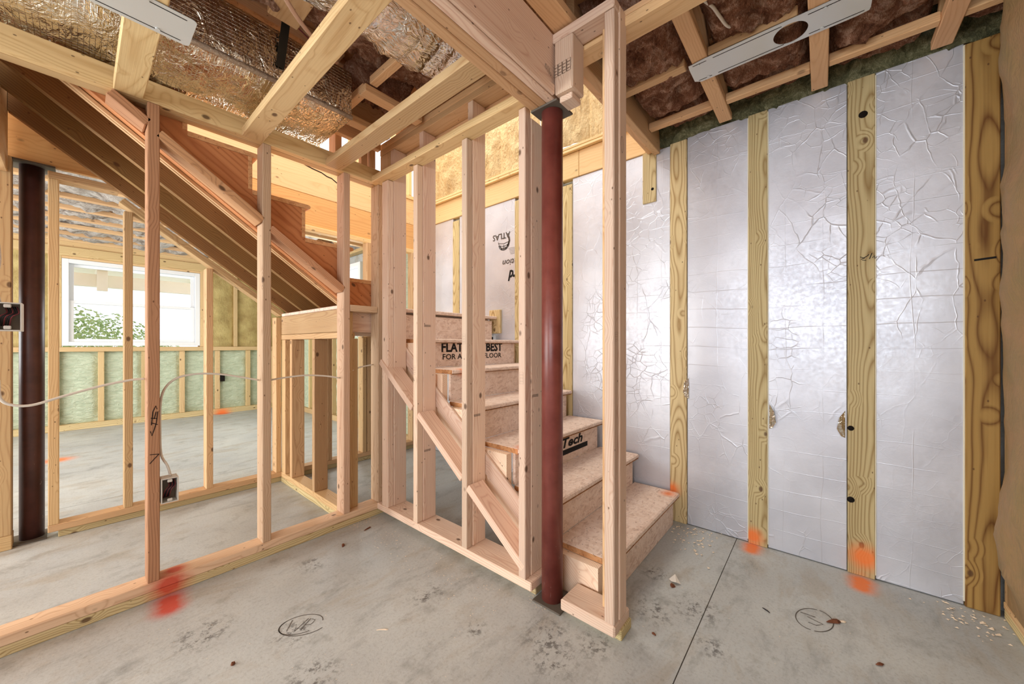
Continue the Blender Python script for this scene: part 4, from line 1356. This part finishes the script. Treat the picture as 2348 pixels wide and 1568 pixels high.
cb = tube('wall_cable', 'cable', None, [(-0.172, YL, 1.217), (-0.180, YL, 1.28), (-0.172, YL, 1.36), (-0.178, YL, 1.45), (-0.185, YL, 1.50)], 0.0045, 8, 6)
cb['label'] = 'white cable rising out of the wiring box at the left edge'; cb['category'] = 'cable'
cb = tube('wall_cable', 'cable_dark', None, [(-0.176, YL + .02, 1.217), (-0.186, YL + .02, 1.29), (-0.180, YL + .02, 1.38), (-0.188, YL + .02, 1.48)], 0.004, 8, 6)
cb['label'] = 'dark cable behind the white one above the left wiring box'; cb['category'] = 'cable'

# ---- circled pencil notes on the slab
def ellipse(cx_, cy_, a, b, rot, n=30, a0=0, a1=360):
    L = []
    for k in range(n + 1):
        t = math.radians(a0 + (a1 - a0) * k / n)
        x, y = a * math.cos(t), b * math.sin(t)
        L.append((cx_ + x * math.cos(rot) - y * math.sin(rot), cy_ + x * math.sin(rot) + y * math.cos(rot), 0))
    return L


def mark(w, h_, c):   # canvas: u to the right of the picture, v away from the camera
    F = Vector((math.cos(math.radians(40.19)), math.sin(math.radians(40.19)), 0))
    R = Vector((F.y, -F.x, 0))
    return lambda u, v: tuple(Vector(c) + R * u * w + F * v * h_)


p = mark(1, 1, (1.853, 0.024, 0))
strokes('pencil_note', 'pencil', fl, [ellipse(1.853, 0.024, .078, .052, -0.35, 26, 20, 200), ellipse(1.853, 0.024, .080, .054, -0.35, 26, 210, 372),
        [p(-.022, .040), p(.016, .012), p(-.014, .016), p(.014, -.026), p(-.016, -.030), p(-.034, -.014)]], (0, 0, 1), 0.0034, 0.0006)
p = mark(1, 1, (0.553, 1.525, 0))
strokes('pencil_note', 'pencil', fl, [ellipse(0.553, 1.525, .075, .05, -0.6, 26, 0, 300), ellipse(0.560, 1.515, .085, .055, -0.7, 20, 150, 330),
        [p(-.045, .02), p(-.035, -.035), p(-.018, .0), p(-.005, -.035), p(.012, .03)],
        [p(.014, -.03), p(.02, .03), p(.042, .022), p(.038, .0), p(.018, -.004)]], (0, 0, 1), 0.0032, 0.0006)

# ---- scraps and chips on the slab
def chip(name, mat, x, y, L, W, H, rot, label, seed, z=0.0):
    rnd = random.Random(seed)
    vs, n = [], 7
    for k in range(n):
        a = 2 * math.pi * k / n
        r = 1 + rnd.uniform(-.35, .35)
        px, py = math.cos(a) * L / 2 * r, math.sin(a) * W / 2 * r
        vs.append((x + px * math.cos(rot) - py * math.sin(rot), y + px * math.sin(rot) + py * math.cos(rot), z + 0.0005 + rnd.uniform(0, H * .3)))
    top = [(v[0] * .6 + x * .4, v[1] * .6 + y * .4, z + H * rnd.uniform(.6, 1.0)) for v in vs]
    allv = vs + top
    fs = [tuple(reversed(range(n))), tuple(range(n, 2 * n))] + [(k, (k + 1) % n, n + (k + 1) % n, n + k) for k in range(n)]
    o = mesh_obj(name, allv, fs, mat)
    o['label'] = label
    o['category'] = 'debris'
    return o


chip('bark_chip', 'bark', 1.703, 0.506, 0.03, 0.020, 0.012, .4, 'brown half of the curled scrap lying right of the stair wall end', 1)
s_ = mesh_obj('paper_scrap', [(1.745, .535, .001), (1.770, .515, .020), (1.735, .480, .004), (1.722, .497, .012), (1.730, .52, .003)], [(0, 1, 3, 4), (1, 2, 3)], 'scrap')
s_['label'] = 'white torn paper scrap standing on the slab right of the stair wall end'; s_['category'] = 'debris'
chip('bark_chip', 'bark', 1.885, -0.035, 0.055, 0.022, 0.012, 2.4, 'brown curled chip beside the circled pencil mark on the right', 2)
chip('wood_shaving', 'shaving', 1.905, -0.06, 0.045, 0.008, 0.006, 2.2, 'pale shaving behind the brown chip on the right', 3)
chip('rubber_scrap', 'cable_dark', 1.794, 0.175, 0.035, 0.008, 0.004, 1.0, 'short black scrap left of the circled pencil mark on the right', 4)
chip('bark_chip', 'bark', 1.731, -0.148, 0.028, 0.010, 0.008, 2.2, 'small brown chip nearest the lower right corner', 5)
chip('bark_chip', 'bark', 1.375, 0.474, 0.018, 0.012, 0.006, 1.2, 'tiny brown chip beside the control joint near the stair wall end', 6)
chip('bark_chip', 'bark', 0.335, 1.505, 0.018, 0.014, 0.012, .5, 'dark brown chip at the lower left of the slab', 7)
chip('bark_chip', 'bark', 0.915, 1.955, 0.035, 0.018, 0.010, 1.2, 'brown bark chip in front of the left wall plate, by the last bay', 8)
chip('bark_chip', 'bark', 1.090, 2.020, 0.050, 0.014, 0.008, .3, 'long reddish bark sliver near the wall corner', 9)
chip('wood_splinter', 'shaving', 0.738, 1.262, 0.045, 0.006, 0.004, -.8, 'thin yellow splinter lying in the open floor at centre', 10)
chip('wood_shaving', 'shaving', 1.335, 0.875 - .16, 0.03, 0.02, 0.01, .2, 'pale shaving against the foot of the short plate', 11)
t_ = chip('paper_tag', 'scrap', 1.385, 0.75, 0.05, 0.02, 0.014, .2, 'white paper tag on the floor behind the red column', 12)
sd = []
sf_ = []
rnd = random.Random(5)
def crumb(x, y, s, z=0.0):
    k = len(sd)
    a = rnd.uniform(0, 6.28)
    for i in range(3):
        sd.append((x + s * math.cos(a + i * 2.1) * rnd.uniform(.5, 1.4), y + s * math.sin(a + i * 2.1) * rnd.uniform(.5, 1.4), z + 0.0008 + rnd.uniform(0, s * .5)))
    sd.append((x, y, z + s * .8))
    sf_.extend([(k, k + 1, k + 3), (k + 1, k + 2, k + 3), (k + 2, k, k + 3)])
for _ in range(150): crumb(rnd.uniform(1.00, 1.20), rnd.uniform(1.0, 2.05), rnd.uniform(.0015, .004))
for _ in range(90): crumb(rnd.gauss(2.22, .09), rnd.gauss(0.55, .06), rnd.uniform(.003, .010))
for _ in range(60): crumb(rnd.gauss(2.24, .05), rnd.gauss(-0.44, .05), rnd.uniform(.003, .009))
for _ in range(120): crumb(rnd.uniform(0.2, 2.2), rnd.uniform(-.4, 2.0), rnd.uniform(.001, .003))
for _ in range(70): crumb(rnd.uniform(1.2, 1.26), rnd.gauss(.9, .03), rnd.uniform(.001, .003))
for _ in range(70): crumb(rnd.uniform(1.4, 2.3), rnd.uniform(2.3, 3.1), rnd.uniform(.003, .008))
for _ in range(200): crumb(rnd.uniform(1.02, 1.2), YL - abs(rnd.gauss(0, .03)) - .003, rnd.uniform(.001, .003))
o = mesh_obj('sawdust_crumbs', sd, sf_, 'shaving', fl)
o['kind'] = 'stuff'

# ---- outside the far window: porch beam, posts and shrub
po = empty('porch', (0.6, 9.0, 0), label='cream porch ceiling and beam outside the far window', category='porch')
box('beam', 'trimcream', po, -1.6, 4.0, 9.0, 9.15, 2.02, 2.22)
for k in range(9):
    box('ceiling_board', 'trimcream', po, -1.6, 4.0, 8.72 + 0.19 * k, 8.90 + 0.19 * k, 2.40, 2.425)
for x0 in (0.20, 1.55):
    box('rafter', 'trimcream', po, x0, x0 + 0.12, 8.0, 10.4, 2.28, 2.399)
    box('bracket', 'trimcream', po, x0, x0 + 0.12, 8.9, 8.995, 1.95, 2.28)
box('post', 'trimcream', po, 1.75, 1.90, 9.01, 9.14, 0, 2.02)
gr = box('ground_outside', 'bounce_ground', None, -6, 8, 7.52, 30, -0.2, -0.05, 0)
gr['kind'] = 'structure'
shr = empty('shrub', (0.2, 10.5, 0), label='leafy green shrub, paled in colour to look sunlit, outside the far window', category='shrub')
vs, fs = [], []
rnd = random.Random(3)
for _ in range(6500):
    d = Vector((rnd.gauss(0, 1), rnd.gauss(0, 1), rnd.gauss(0, 1))).normalized()
    ctr = rnd.choice(((-0.15, 10.4, 1.15, .66), (0.45, 10.6, 1.0, .64), (1.1, 10.8, .7, .45), (-0.9, 10.6, 1.1, .6), (0.1, 10.5, .6, .7)))
    p_ = Vector(ctr[:3]) + d * ctr[3] * rnd.uniform(.75, 1.08)
    u_ = d.orthogonal().normalized() * rnd.uniform(.02, .045)
    u_ = Matrix.Rotation(rnd.uniform(0, 6.28), 3, d) @ u_
    v_ = d.cross(u_) * .6 + d * .01
    k = len(vs)
    vs += [p_ - u_, p_ + v_, p_ + u_, p_ - v_]
    fs.append((k, k + 1, k + 2, k + 3))
o = mesh_obj('foliage', vs, fs, 'sunlit_leaf', shr)
o['kind'] = 'stuff'
for k in range(5):
    tube('stem', 'bark', shr, [(0.2 + .05 * k, 10.5, -0.05), (0.1 * k - .1, 10.5, .5), (0.4 * k - .6, 10.5, .9)], 0.015, 6, 3)
